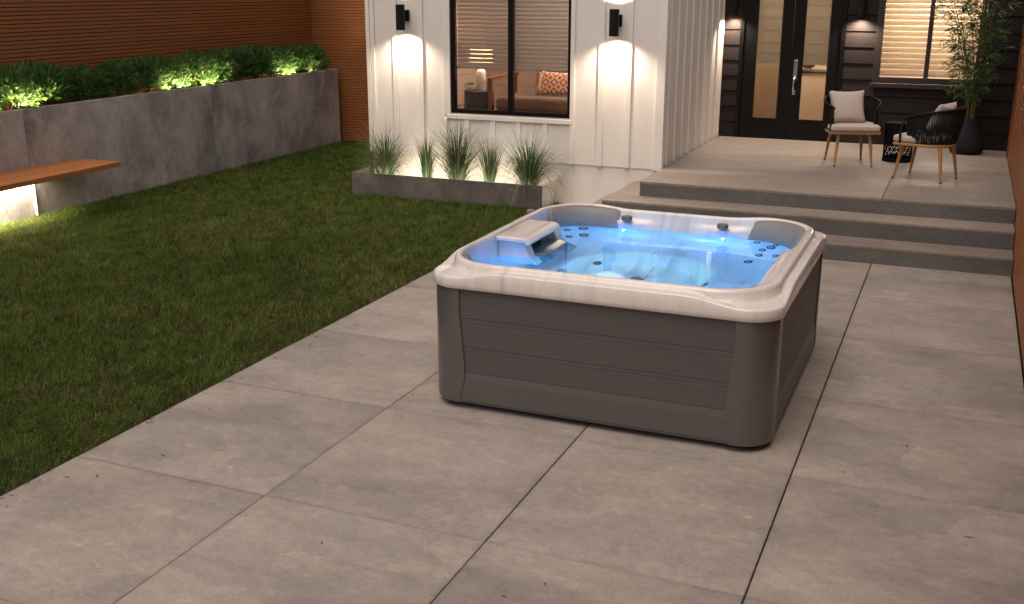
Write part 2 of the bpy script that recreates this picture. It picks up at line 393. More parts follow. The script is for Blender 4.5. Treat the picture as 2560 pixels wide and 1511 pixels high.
# ------------------------------------------------------------------ ground, patio, porch, steps
LX, GX, RX = -9.585, -4.325, .583                  # planter wall face, lawn edge, right fence face
HX, HY, PB, HP = -3.137, 11.99, 15.062, .497       # house corner, house front, porch back wall, porch height
S1, S2, S3, H1, H2 = 10.358, 10.712, 11.083, .165, .339
XJ = [GX, -3.085, -1.849, -.6306, RX-.01]
YJ = [-3.4, -2.15, -.9, .36, 1.62, 2.88, 4.127, 5.412, 6.612, 7.95, 9.16, S1+.03]
tag(bx('ground', -60, 60, -40, 60, -.4, -.13, 'soil', bevel=0), kind='structure')
tag(bx('lawn_soil', LX-.6, GX-.015, -3.5, 15.64, -.129, -.022, 'lawnsoil', bevel=0), kind='structure')
patio = thing('patio', None, None, (-1.9, 5, -.129), kind='structure')
bx('bedding', GX+.01, RX-.012, -3.4, S1+.01, -.128, -.03, 'soil', patio, 0)
for i in range(4):
    for j in range(len(YJ)-1):
        gx = (.0, .0019, .0028, .0042, .0)[i]
        gap = lambda q: .0042 if (q, i) in ((6, 0), (9, 0), (8, 3)) else .0030 if (q, i) in ((7, 0), (6, 2), (8, 2)) else .0019
        gy0, gy1 = gap(j), gap(j+1); gr = (.0, .0019, .0028, .0042, .0)[i+1]
        pass
        x0, x1, y0, y1 = XJ[i]+gx, XJ[i+1]-gr, YJ[j]+gy0, YJ[j+1]-gy1
        w = random.uniform(-.0012, .0012)
        MB().box(x0, x1, y0, y1, -.11, 0+w).build('paving_slab', 'patio', patio, bevel=.003, seg=1)

MB().box(GX, -3.735, S1+.034, HY+.01, -.11, 0).build('paving_slab', 'patio', patio, bevel=.003, seg=1)
steps = thing('porch_steps', 'three wide grey concrete steps climbing from the patio to the porch', 'steps', (-1.3, S1, 0))
def stepblock(name, x0, y0, z0, z1, y1, tread_m):
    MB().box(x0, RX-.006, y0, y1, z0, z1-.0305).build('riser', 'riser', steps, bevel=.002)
    MB().box(x0-.002, RX-.006, y0-.002, y1, z1-.03, z1).build('tread', tread_m, steps, bevel=.006)
stepblock('step', -3.73, S1, -.1, H1, HY-.02, 'porch'); stepblock('step', -3.42, S2, H1, H2, HY-.02, 'porch')
porch = thing('porch_floor', None, None, (-1.3, 13, HP), kind='structure')
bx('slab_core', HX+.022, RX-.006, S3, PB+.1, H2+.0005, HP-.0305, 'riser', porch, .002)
for x0, x1 in ((HX+.02, -.634), (-.6295, RX-.006)):
    MB().box(x0, x1, S3-.002, PB+.06, HP-.03, HP).build('porch_slab', 'porch', porch, bevel=.004)

# ------------------------------------------------------------------ fences
def slat_fence(label, a, b_, z0, z1, face, axis, pitch=.0463, h=.0385, th=.02):
    """axis 'y': fence along Y at x=face (th behind); axis 'x': fence along X at y=face"""
    mid = (a+b_)/2
    f = thing('slat_fence', label, 'fence', (face, mid, 0) if axis[0] == 'y' else (mid, face, 0))
    sg = 1 if axis[1] == '+' else -1
    n = int((z1-z0)/pitch); me = None
    for k in range(n):
        z = z0+k*pitch
        jit = random.uniform(-.0008, .0008)
        if me is None:
            if axis[0] == 'y': o = bx('slat', min(face, face+sg*th), max(face, face+sg*th), a, b_, z0, z0+h, 'fence', f, .0025, seg=1)
            else: o = bx('slat', a, b_, min(face, face+sg*th), max(face, face+sg*th), z0, z0+h, 'fencex', f, .0025, seg=1)
            me = o.data
        else:
            o = link('slat', me, None, f); o.location = ((jit, 0, k*pitch) if axis[0] == 'y' else (0, jit, k*pitch))
    k = a+.05
    while k < b_:
        if axis[0] == 'y': bx('post', *sorted((face+sg*(th+.003), face+sg*(th+.06))), k, k+.07, -.1, z1, 'post', f, 0)
        else: bx('post', k, k+.07, *sorted((face+sg*(th+.003), face+sg*(th+.06))), -.1, z1, 'post', f, 0)
        k += 1.4
    if axis[0] == 'y': bx('backing', *sorted((face+sg*(th+.062), face+sg*(th+.075))), a, b_, -.1, z1, 'post', f, 0)
    else: bx('backing', a, b_, *sorted((face+sg*(th+.062), face+sg*(th+.075))), -.1, z1, 'post', f, 0)
    return f
BF = 15.66
slat_fence('long cedar slat fence behind the concrete planter and its row of green shrubs', 1.5, BF-.003, 0, 2.75, -10.115, 'y-')
slat_fence('cedar slat fence across the far end of the lawn, beside the white house', -10.25, -6.97, 0, 2.75, BF, 'x+')
slat_fence('cedar slat fence along the right edge of the patio and porch', .5, PB+.02, 0, 2.75, RX, 'y+')

# ------------------------------------------------------------------ left planter with hedge
pw = thing('raised_planter', 'long waist-high grey concrete planter wall along the left of the lawn', 'planter', (-9.85, 9, 0))
LH = 1.197
yj = [2.4, 5.69, 8.967, 12.25, 15.565]
for a, b_ in zip(yj[:-1], yj[1:]):
    off = 0.
    MB().box(LX-.03, LX+off, a+.002, b_-.002, -.1, LH).build('wall_panel', 'wallc', pw, bevel=.005)
bx('end_panel', -10.1, LX-.0305, 15.47, 15.565, -.1, LH-.002, 'wallc', pw)
bx('soil_bed', -10.112, LX-.0305, 2.4, 15.47, .9, LH-.06, 'soil', pw, 0)

def tones(n, per, cols, weights):
    """per-vertex colours: each leaf (per vertices) gets one of cols with a little jitter"""
    c = np.array(cols)[rng.choice(len(cols), n, p=np.array(weights)/sum(weights))]
    c = c*rng.uniform(.75, 1.3, (n, 1)); c = np.concatenate([c, np.ones((n, 1))], 1)
    return np.repeat(c, per, 0)
def leaf_mesh(name, base, tip, side, width, tone):
    """flat pointed leaves: base/tip (n,3), side (n,3) unit, width (n,)"""
    n = len(base); mid = base*.55+tip*.45; s = side*width[:, None]/2
    v = np.stack([base, mid-s, tip, mid+s], 1).reshape(-1, 3)
    f = np.arange(n*4).reshape(n, 4)
    me = bpy.data.meshes.new(name); me.vertices.add(n*4); me.vertices.foreach_set('co', v.ravel())
    me.loops.add(n*4); me.loops.foreach_set('vertex_index', f.ravel().astype(np.int32))
    me.polygons.add(n); me.polygons.foreach_set('loop_start', np.arange(0, n*4, 4, dtype=np.int32)); me.polygons.foreach_set('loop_total', np.full(n, 4, np.int32))
    me.update(calc_edges=True)
    a = me.attributes.new('tone', 'FLOAT_COLOR', 'POINT'); a.data.foreach_set('color', tone.astype(np.float32).ravel())
    return me
def unit(a): return a/np.linalg.norm(a, axis=-1, keepdims=True)
def shrub_mesh(seed, rx=.225, rz=.25):
    r = np.random.default_rng(seed); S = 1050; L = 13
    d = unit(r.normal(size=(S, 3))); d[:, 2] = np.where(d[:, 2] < -.45, -d[:, 2]*.6, d[:, 2]); d = unit(d)
    lump = 1+.13*np.sin(d[:, :1]*5+seed)*np.cos(d[:, 1:2]*4.3+seed*2)+.08*np.sin(d[:, 2:]*9+seed)
    rad = r.uniform(.62, 1.04, (S, 1))*lump
    c = d*rad*np.array([rx, rx*1.12, rz]); c[:, 2] += .19
    ax = unit(d*1.0+np.array([0, 0, .4])+r.normal(0, .28, (S, 3)))                 # spray axis
    sd = unit(np.cross(ax, r.normal(size=(S, 3))))
    Lk = np.linspace(-1, 1, L)
    base = []; tip = []; side = []
    for q in range(L):
        u = abs(Lk[q]); st = c+ax*((1-u)*.075)[..., None] if False else c+ax*((1-u)*.07)
        ln = .024+.022*(1-abs(u-.45))
        dr = unit(ax*.9+sd*np.sign(Lk[q])*(.35+.5*u)+r.normal(0, .12, (S, 3)))
        base.append(st); tip.append(st+dr*ln); side.append(unit(np.cross(dr, d+1e-3)))
    base = np.stack(base, 1).reshape(-1, 3); tip = np.stack(tip, 1).reshape(-1, 3); side = np.stack(side, 1).reshape(-1, 3)
    n = len(base)
    tn = tones(S, L*4, [(.035, .10, .024), (.062, .15, .034), (.11, .19, .042), (.13, .09, .035)], [4, 4, 1.6, .35])
    return leaf_mesh('foliage', base, tip, side, np.full(n, .0068), tn)
smesh = [shrub_mesh(k) for k in range(4)]
stem_me = None
ys = [6.5, 7.02, 7.55, 8.05, 8.55, 9.05, 9.55, 10.18, 10.78, 11.28, 11.75, 12.26, 12.8, 13.28, 13.68, 14.2, 14.72, 15.22]
lab = {6.5: 'green planter shrub outside the picture, above the middle of the bench', 7.02: 'green planter shrub outside the picture, second beyond its left edge', 7.55: 'green planter shrub outside the picture, just beyond its left edge', 8.05: 'feathery shrub just outside the left edge of the picture', 8.55: 'rounded uplit green shrub cut by the left edge of the picture',
 9.05: 'bright uplit green shrub above the bench, near the left picture edge', 9.55: 'half-lit green shrub just right of the bright leftmost shrubs',
 10.18: 'large dark unlit shrub, left one of the dark pair in the hedge', 10.78: 'dark shrub with a lit right edge, right one of the dark pair',
 11.28: 'shrub at the left end of the bright middle patch', 11.75: 'brightest uplit shrub in the middle of the hedge',
 12.26: 'shrub at the right end of the bright middle patch of hedge', 12.8: 'dim green shrub right of the bright middle patch',
 13.28: 'dark shrub between the middle and far bright patches of the hedge', 13.68: 'faintly lit shrub just left of the far bright patch',
 14.2: 'brightly uplit shrub in the far bright patch of the hedge', 14.72: 'uplit shrub second from the fence corner', 15.22: 'last shrub of the row, in the far fence corner'}
for k, y in enumerate(ys):
    s = thing('shrub', lab.get(y, 'feathery green shrub of the planter row, beyond the left picture edge'), 'shrub', (-9.865, y, LH-.07), 'feathery shrubs in the raised planter')
    o = link('foliage', smesh[k % 4], 'leaf', s); o.matrix_parent_inverse = Matrix(); o['kind'] = 'stuff'
    o.rotation_euler = (0, 0, k*1.7); sc = random.uniform(.94, 1.08); o.scale = (sc, sc, sc*random.uniform(.95, 1.05))
    if stem_me is None:
        st = MB()
        for q in range(5): st.tube([(0, 0, 0), (.05*math.cos(q*1.3), .05*math.sin(q*1.3), .12), (.11*math.cos(q*1.3), .11*math.sin(q*1.3), .24)], [.008, .006, .003], 5)
        so = st.build('stem', mat('shrub_stem', (.09, .05, .03), .9), s); stem_me = so.data
    else: so = link('stem', stem_me, None, s)
    so.matrix_parent_inverse = Matrix()
UPL = [(8.95, .9, 'at the left picture edge'), (11.95, 1.35, 'in the middle bright patch'), (14.22, .62, 'in the far bright patch'), (14.9, .26, 'near the fence corner')]
for y, w_, w in UPL:
    u = thing('garden_uplight', 'slim black light bar at the foot of the shrubs, '+w, 'light', (-9.645, y, LH-.06), 'uplights in the raised planter')
    bx('housing', -9.662, -9.628, y-w_/2, y+w_/2, LH-.06, LH-.036, 'black', u, .002)
    bx('lens', -9.657, -9.633, y-w_/2+.01, y+w_/2-.01, LH-.0358, LH-.034, 'led_warm', u, 0)
    lamp('AREA', (-9.645, y, LH-.030), (23*w_ if y < 14.8 else 3), (1, .87, .40), u, .02, shape='RECTANGLE', size_y=w_*.96, spread=math.radians(125)).rotation_euler = (0, math.radians(180+30), 0)

# ------------------------------------------------------------------ floating bench
be = thing('floating_bench', 'orange-brown wooden bench cantilevered from the concrete planter wall, lit underneath', 'bench', (-9.25, 7.5, 0))
for k in range(4):
    x0 = LX+.004+k*.157
    MB().box(x0+.001, x0+.156, 5.2, 9.68, .508, .55).build('bench_board', 'bench', be, bevel=.003)
bx('front_edge', LX+.633, LX+.655, 5.2, 9.68, .496, .5505, 'bench', be)
MB().box(LX+.0005, LX+.036, 8.966, 8.970, .0, .495).build('light_stop_fin', 'wallc', be)  # fin added to cut the bench light off at the panel joint
for y in (8.985, 6.22): MB().box(LX+.005, LX+.42, y, y+.012, .455, .507).build('bracket', 'black', be, bevel=.002)
bx('light_channel', LX+.035, LX+.075, 6.3, 8.962, .485, .507, 'black', be, .002)
bx('light_strip', LX+.039, LX+.071, 6.3, 8.96, .482, .4848, 'led_warm', be, 0)
lamp('AREA', (LX+.055, 7.62, .478), 120, (1, .86, .62), be, shape='RECTANGLE', size=.03, size_y=2.66, spread=math.radians(160)).rotation_euler = (0, .35, 0)

# ------------------------------------------------------------------ house
ho = thing('house', 'white board-and-batten house with black-framed window and a dark recessed porch wall', 'house', (-5, 13.5, 0))
TOP = 3.1
WX0, WX1, WZ0, WZ1 = -5.788, -4.250, 1.016, 2.55
HL = -6.922
T = .14
bx('wall', HL, WX0+.012, HY, HY+T, .478, TOP, 'white', ho, .002)
bx('wall', WX1-.012, HX, HY, HY+T, .478, TOP, 'white', ho, .002)
bx('wall', WX0+.0125, WX1-.0125, HY, HY+T, .478, WZ0+.012, 'white', ho, .002)
bx('wall', WX0+.0125, WX1-.0125, HY, HY+T, WZ1-.012, TOP, 'white', ho, .002)
bx('foundation', HL+.012, HX-.012, HY+.012, HY+T, -.1, .4775, 'white', ho, .002)
bx('wall', HL, HL+T, HY+T+.0005, BF+2, -.1, TOP, 'white', ho, .002)
bx('wall', HX-T, HX, HY+T+.0005, PB-.0005, HP-.02, TOP, 'white', ho, .002)
bx('roof', HL-.05, RX+.3, HY+3.3, BF+2.6, TOP+.002, TOP+.12, 'blacksat', ho, .004)
bx('roof', HL-.05, HX+.05, HY-.05, HY+3.299, TOP+.002, TOP+.12, 'blacksat', ho, .004)
def batten(x0, x1, z0, z1, d=.022): bx('batten', x0, x1, HY-d, HY-.0005, z0, z1, 'wtrim', ho, .003)
for x0, x1 in ((-6.885, -6.833), (-6.58, -6.51), (-6.226, -6.156), (-3.905, -3.838), (-3.565, -3.508)): batten(x0, x1, .478, TOP)
batten(HL-.022, -6.8905, .470, TOP, .028); batten(-3.217, HX+.024, .468, TOP, .028)
batten(-5.884, -5.793, .9985, TOP); batten(-4.245, -4.193, .9985, TOP)
batten(-5.884, -5.842, .478, .9445); batten(-4.242, -4.193, .478, .9445)
for x0, x1 in ((-5.607, -5.544), (-5.265, -5.198), (-4.921, -4.868), (-4.582, -4.527)): batten(x0, x1, .478, .9445, .018)
bx('corner_board', HX+.0005, HX+.024, HY-.004, HY+.09, .50, TOP, 'wtrim', ho, .003)
for y in (12.21, 12.565, 12.915, 13.262, 13.636, 13.99, 14.348, 14.71, 15.005): bx('batten', HX+.0005, HX+.022, y-.027, y+.027, HP+.003, TOP, 'wtrim', ho, .003)
# front window: frame, mullion, panes, sill
wi = bx('window_sill', -5.848, -4.199, HY-.025, HY-.0005, .945, .998, 'wtrim', ho, .004)
wf = MB(); y0, y1 = HY-.012, HY+.06
wf.box(WX0, WX0+.055, y0, y1, WZ0, WZ1); wf.box(WX1-.03, WX1, y0, y1, WZ0, WZ1)
wf.box(WX0+.0552, WX1-.0302, y0, y1, WZ0, WZ0+.052); wf.box(WX0+.0552, WX1-.0302, y0, y1, WZ1-.05, WZ1)
win = wf.build('window', 'black', ho, bevel=.003)
bx('mullion', -5.036, -4.970, y0+.004, y1-.004, WZ0+.0525, WZ1-.0505, 'black', win, .003)
for x0, x1 in ((WX0+.0555, -5.0365), (-4.9695, WX1-.0305)):
    bx('pane', x0, x1, HY+.02, HY+.026, WZ0+.0525, WZ1-.0505, 'glass', win, 0)
# the room behind it
rm = HY+T
bx('room_floor', HL+T+.0005, HX-T-.0005, rm+.0005, 14.2, .55, .60, 'arm', ho, 0)
bx('room_ceiling', HL+T+.0005, HX-T-.0005, rm+.0005, 14.2, 2.75, 2.8, 'inwall', ho, 0)
for k in range(11): bx('room_back_board', -6.16, HX-T-.0005, 13.9, 13.92, .6+k*.195, .6+k*.195+.191, 'inwall', ho, .003)
for k in range(11): bx('room_side_board', -6.19, -6.165, rm+.001, 13.899, .6+k*.195, .6+k*.195+.191, 'inwall', ho, .003)
bx('room_back_wall', -6.3, HX-T-.0005, 13.925, 13.99, .6, 2.75, 'inwall', ho, 0)
bx('room_side_wall', -6.26, -6.195, rm+.001, 13.92, .6, 2.75, 'inwall', ho, 0)

# porch back wall: charcoal lap boards, double door, window
def boards(x0, x1, zlo, zhi):
    k = -1
    while True:
        z0 = .508+k*.2065; z1 = z0+.202; k += 1
        a, b_ = max(z0, zlo), min(z1, zhi)
        if z0 > zhi: break
        if b_-a < .01: continue
        th = .018
        v = [(x0, PB-.026, a), (x1, PB-.026, a), (x1, PB-.012, b_), (x0, PB-.012, b_), (x0, PB, a), (x1, PB, a), (x1, PB, b_), (x0, PB, b_)]
        MB().add(v, [(0, 1, 2, 3), (5, 4, 7, 6), (0, 4, 5, 1), (3, 2, 6, 7), (1, 5, 6, 2), (0, 3, 7, 4)]).build('siding_board', 'siding', ho, bevel=.0015, seg=1)
DX0, DX1 = -2.895, -1.515
W20, W21 = -1.135, .155
boards(HX+.024, DX0-.001, HP+.002, TOP); boards(DX1+.001, W20-.001, HP+.002, TOP)
boards(W20-.0005, W21+.0005, HP+.002, 1.243); boards(W21+.001, RX-.002, HP+.002, TOP); boards(DX0, DX1, 2.72, TOP); boards(W20, W21, 2.72, TOP)
bx('sheathing', HX+.001, DX0-.002, PB+.001, PB+.12, .45, TOP, 'blacksat', ho, 0); bx('sheathing', DX1+.002, W20-.002, PB+.001, PB+.12, .45, TOP, 'blacksat', ho, 0)
bx('sheathing', W20, W21, PB+.001, PB+.12, .45, 1.243, 'blacksat', ho, 0); bx('sheathing', W21+.002, RX, PB+.001, PB+.12, .45, TOP, 'blacksat', ho, 0)
bx('sheathing', DX0, DX1, PB+.001, PB+.12, 2.72, TOP, 'blacksat', ho, 0); bx('sheathing', W20, W21, PB+.001, PB+.12, 2.72, TOP, 'blacksat', ho, 0)
df = MB(); ya, yb = PB-.04, PB+.1
df.box(DX0, DX0+.055, ya, yb, HP+.001, 2.715); df.box(DX1-.055, DX1, ya, yb, HP+.001, 2.715); df.box(DX0+.0555, DX1-.0555, ya, yb, 2.65, 2.715)
df.box(DX0+.0555, DX1-.0555, ya+.01, yb, HP+.001, HP+.022)
dfr = df.build('door_frame', 'black', ho, bevel=.003)
def leafdoor(x0, x1, g0, g1):
    d = MB(); ya, yb = PB-.02, PB+.03; z0, z1, gz0, gz1 = HP+.025, 2.645, .772, 2.52
    d.box(x0, g0, ya, yb, z0, z1); d.box(g1, x1, ya, yb, z0, z1); d.box(g0+.0003, g1-.0003, ya, yb, z0, gz0); d.box(g0+.0003, g1-.0003, ya, yb, gz1, z1)
    o = d.build('door', 'black', ho, bevel=.003)
    bx('pane', g0-.004, g1+.004, PB+.004, PB+.008, gz0-.004, gz1+.004, 'doorglass', o, 0)
    bd = MB()
    for a in (0, 1): bd.box(*((g0-.0002, g0+.012) if a == 0 else (g1-.012, g1+.0002)), PB-.026, PB-.0202, gz0-.012, gz1+.012)
    bd.box(g0+.0125, g1-.0125, PB-.026, PB-.0202, gz0-.012, gz0+.006); bd.box(g0+.0125, g1-.0125, PB-.026, PB-.0202, gz1-.006, gz1+.012)
    bd.build('glazing_bead', 'blacksat', o, bevel=.002)
    return o
d1 = leafdoor(DX0+.058, -2.192, -2.668, -2.333); d2 = leafdoor(-2.188, DX1-.058, -2.045, -1.71)
hm = MB(); hm.box(-2.150, -2.098, PB-.034, PB-.0205, 1.30, 1.565)
h_ = hm.build('handle', 'chrome', d2, bevel=.004)
MB().tube([(-2.124, PB-.034, 1.34), (-2.124, PB-.075, 1.32), (-2.130, PB-.085, 1.24), (-2.132, PB-.08, 1.17), (-2.128, PB-.034, 1.125)], .011, 10).build('grip', 'chrome', h_, smooth=True)
bx('escutcheon', -2.148, -2.108, PB-.03, PB-.0205, 1.105, 1.16, 'chrome', h_, .004)
MB().tube([(-2.112, PB-.034, 1.47), (-2.112, PB-.06, 1.47)], .017, 14).build('lock_cylinder', 'chrome', h_, smooth=True)
# porch window
pf = MB(); ya, yb = PB-.05, PB+.05
pf.box(W20, W20+.085, ya, yb, 1.30, 2.7); pf.box(W21-.062, W21, ya, yb, 1.30, 2.7); pf.box(W20+.0855, W21-.0625, ya, yb, 1.30, 1.376); pf.box(W20+.0855, W21-.0625, ya, yb, 2.62, 2.7)
pwin = pf.build('window', 'plum', ho, bevel=.004)
bx('mullion', -.508, -.452, ya+.01, yb-.005, 1.3765, 2.6195, 'plum', pwin, .003)
bx('window_sill', W20-.025, W21+.025, PB-.085, PB-.0505, 1.245, 1.2995, 'plum', pwin, .004)
bx('pane', W20+.0855, -.5085, PB+.0, PB+.005, 1.3765, 2.6195, 'doorglass', pwin, 0); bx('pane', -.4515, W21-.0625, PB+.0, PB+.005, 1.3765, 2.6195, 'doorglass', pwin, 0)
# rooms behind the porch wall
for (x0, x1, yb_) in ((HX+.02, -1.33, 17.6), (-1.27, RX, 16.4)):
    bx('room_floor', x0, x1, PB+.12, yb_, HP-.06, HP, 'arm', ho, 0); bx('room_ceiling', x0, x1, PB+.12, yb_, 2.8, 2.85, 'beige', ho, 0)
    bx('room_back_wall', x0, x1, yb_, yb_+.05, HP, 2.8, 'beige', ho, 0)
    bx('room_side_wall', x0-.05, x0-.001, PB+.12, yb_, HP, 2.8, 'beige', ho, 0); bx('room_side_wall', x1+.001, x1+.05, PB+.12, yb_, HP, 2.8, 'beige', ho, 0)

# ------------------------------------------------------------------ blinds and shades
def blind(label, x0, x1, zb, zt, y, pitch, w, tilt, m, cords):
    t_ = thing('window_blind', label, 'blind', ((x0+x1)/2, y, zb))
    bx('bottom_rail', x0, x1, y-.025, y+.025, zb, zb+.028, m, t_, .004)
    me = None; k = 0; z = zb+.055
    while z < zt-.03:
        if me is None:
            pts = []
            for q in range(5):
                a = q/4-.5; pts.append((a*w*math.cos(tilt), a*w*math.sin(tilt)))
            n_ = [(-math.sin(tilt), math.cos(tilt))]
            v = []; f = []
            for j, (yy, zz) in enumerate(pts):
                cam_ = .004*(1-(2*j/4-1)**2); yy += -math.sin(tilt)*cam_; zz += math.cos(tilt)*cam_
                v += [(x0+.003, y+yy, z+zz), (x1-.003, y+yy, z+zz)]
            nb = len(v)
            v += [(p[0], p[1]-.0012*math.sin(tilt)*-1, p[2]-.0018) for p in v]
            for j in range(4): f += [(2*j, 2*j+1, 2*j+3, 2*j+2), (nb+2*j, nb+2*j+2, nb+2*j+3, nb+2*j+1)]
            f += [(0, nb, nb+1, 1), (8, 9, nb+9, nb+8), (0, 2, nb+2, nb), (1, nb+1, nb+3, 3)]
            o = MB().add(v, f).build('slat', m, t_, smooth=True, ang=50); me = o.data; zz0 = z
        else:
            o = link('slat', me, None, t_); o.location = (0, 0, z-zz0)
        z += pitch; k += 1
    c = MB()
    for x in cords: c.tube([(x, y-w*.52, zb+.02), (x, y-w*.52, zt)], .0016, 5)
    c.build('cord', m, t_)
    bx('head_rail', x0, x1, y-.03, y+.03, zt-.03, zt+.02, m, t_, .003)
    return t_
BY = HY+.105
blind('half-lowered white slat blind behind the left pane of the house window', -5.745, -5.008, 1.545, 2.56, BY, .0492, .05, math.radians(58), 'slat', (-5.66, -5.38, -5.09))
blind('half-lowered white slat blind behind the right pane of the house window', -5.0, -4.268, 1.545, 2.56, BY, .0492, .05, math.radians(68), 'slat', (-4.85, -4.55, -4.3))
blind('closed glowing slat blind in the left pane of the porch window', W20+.06, -.482, 1.385, 2.66, PB+.09, .069, .072, math.radians(58), 'slat2', (-.98, -.78, -.60))
blind('closed glowing slat blind in the right pane of the porch window', -.478, W21-.04, 1.385, 2.66, PB+.09, .069, .072, math.radians(58), 'slat2', (-.38, -.2, .03))
def romanshade(label, x0, x1, zb):
    s = thing('roman_shade', label, 'shade', ((x0+x1)/2, PB+.06, zb))
    z = 2.6; first = True
    while z-.165 > zb+.12:
        MB().box(x0, x1, PB+.058, PB+.062, z-.1645, z).build('shade_fold', 'shade', s); bx('shade_rib', x0, x1, PB+.052, PB+.0575, z-.168, z-.162, 'shade', s, .001); z -= .165
    MB().box(x0, x1, PB+.046, PB+.049, zb, z).build('shade_fold', 'shade', s); bx('shade_rib', x0, x1, PB+.040, PB+.0455, zb+.13, zb+.138, 'shade', s, .001)
romanshade('linen roman shade half drawn behind the left door glass', -2.70, -2.30, 1.50)
romanshade('linen roman shade half drawn behind the right door glass', -2.08, -1.67, 1.50)

# ------------------------------------------------------------------ things in the rooms
# table drum, lamp, bowl of succulents, sofa, pillow (all behind the house window)
sx, sy = -5.70, 12.62
dr = thing('drum_table', 'speckled black drum table behind the house window', 'side table', (sx, sy, .6))
MB().lathe([(.185, .6), (.19, .61), (.19, 1.20), (.186, 1.215)], (sx, sy), 40).build('drum', 'drumin', dr, smooth=True)
MB().lathe([(.186, 1.2152), (.192, 1.219), (.192, 1.231), (.188, 1.235)], (sx, sy), 40).build('table_top', 'drumin', dr, smooth=True)
lx, ly = -5.69, 12.66
tl = thing('table_lamp', 'white ribbed ceramic lamp with a glowing shade on the drum table', 'lamp', (lx, ly, 1.235))
rib = lambda a: 1+.06*abs(math.sin(a*PI*14))
MB().lathe([(.052, 1.2352), (.060, 1.26), (.062, 1.40), (.058, 1.46), (.040, 1.49), (.015, 1.50)], (lx, ly), 84, wob=rib).build('lamp_base', 'ceramic', tl, smooth=True, ang=70)
MB().tube([(lx, ly, 1.50), (lx, ly, 1.60)], .006, 8).build('stem', 'chrome', tl)
MB().lathe([(.150, 1.565), (.140, 1.76)], (lx, ly), 40, cap=False).build('lamp_shade', 'lampshade', tl, smooth=True)
MB().lathe([(.001, 1.60), (.028, 1.62), (.03, 1.66), (.001, 1.69)], (lx, ly), 16).build('bulb', emis('bulb_glow', (1, .72, .42), 60.), tl, smooth=True)
lamp('POINT', (lx, ly, 1.72), 11, (1, .66, .42), tl, .04)
bo = thing('succulent_bowl', 'small white bowl of green succulents on the drum table', 'potted plant', (-5.80, 12.55, 1.235))
MB().lathe([(.022, 1.2352), (.04, 1.245), (.062, 1.28), (.068, 1.305), (.063, 1.305), (.055, 1.285)], (-5.80, 12.55), 28, cap=False).build('bowl', 'ceramic', bo, smooth=True)
nl = 90; a_ = rng.uniform(0, 2*PI, nl); r_ = .055*np.sqrt(rng.uniform(0, 1, nl)); b0 = np.stack([-5.80+r_*np.cos(a_), 12.55+r_*np.sin(a_), np.full(nl, 1.29)], 1)
tp = b0+np.stack([np.cos(a_)*.02, np.sin(a_)*.02, rng.uniform(.025, .055, nl)], 1)
o = link('succulent', leaf_mesh('succulent', b0, tp, unit(np.stack([-np.sin(a_), np.cos(a_), 0*a_], 1)), np.full(nl, .018), tones(nl, 4, [(.10, .25, .06), (.16, .32, .10)], [1, 1])), 'leaf', bo); o['kind'] = 'stuff'
so = thing('sofa', 'low sofa with brown tweed seat, dark back and walnut arm behind the house window', 'sofa', (-4.5, 12.9, .6))
MB().box(-5.42, -3.35, 12.45, 13.2, 1.0, 1.185).build('seat_cushion', 'sofa', so, bevel=.07, seg=5)
bx('seat_frame', -5.45, -3.35, 12.40, 13.3, .93, .998, 'arm', so, .006)
MB().box(-5.12, -4.55, 13.12, 13.30, 1.19, 1.75, rot=Matrix.Rotation(-.22, 3, 'X')).build('back_cushion', 'sofad', so, bevel=.04, seg=3)
MB().box(-4.54, -3.4, 13.12, 13.30, 1.19, 1.75, rot=Matrix.Rotation(-.22, 3, 'X')).build('back_cushion', 'sofad', so, bevel=.04, seg=3)
bx('arm_rest', -5.53, -5.47, 12.50, 13.40, 1.375, 1.415, 'arm', so, .008); bx('arm_post', -5.53, -5.475, 12.50, 12.56, .6, 1.3745, 'arm', so, .006); bx('arm_post', -5.53, -5.475, 13.30, 13.36, .6, 1.3745, 'arm', so, .006)
pl = pillow_mesh(.78, .31, .15).build('patterned_pillow', 'weave', None, smooth=True, ang=80); weld(pl)
pl.location = (-4.62, 12.86, 1.335); pl.rotation_euler = (-.30, 0, -.05)
tag(pl, 'cream and orange diamond-patterned lumbar pillow with fringe on the sofa', 'pillow')
fr = MB()
for k in range(26):
    z = -.15+.30*k/25
    fr.tube([(-.375+.01*math.sin(k), 0, z), (-.41-.012*math.sin(k*2.3), .004*math.cos(k), z+.004*math.sin(k*3))], [.006, .004], 5)
WM[pl.name] = Matrix(); f_ = fr.build('fringe', 'tassel', pl)
pl2 = pillow_mesh(.07, .29, .12).build('pillow_end', 'tassel', pl, smooth=True, ang=80); pl2.location = (-.335, 0, 0)
cl = thing('ceiling_lamp', 'warm ceiling lamp of the room behind the house window, hidden above the blinds', 'lamp', (-3.62, 13.3, 2.7))
MB().lathe([(.14, 2.70), (.16, 2.72), (.16, 2.749)], (-3.62, 13.3), 24).build('lamp_body', 'lens', cl, smooth=True)
lamp('POINT', (-3.62, 13.2, 2.55), 78, (1, .84, .72), cl, .12)
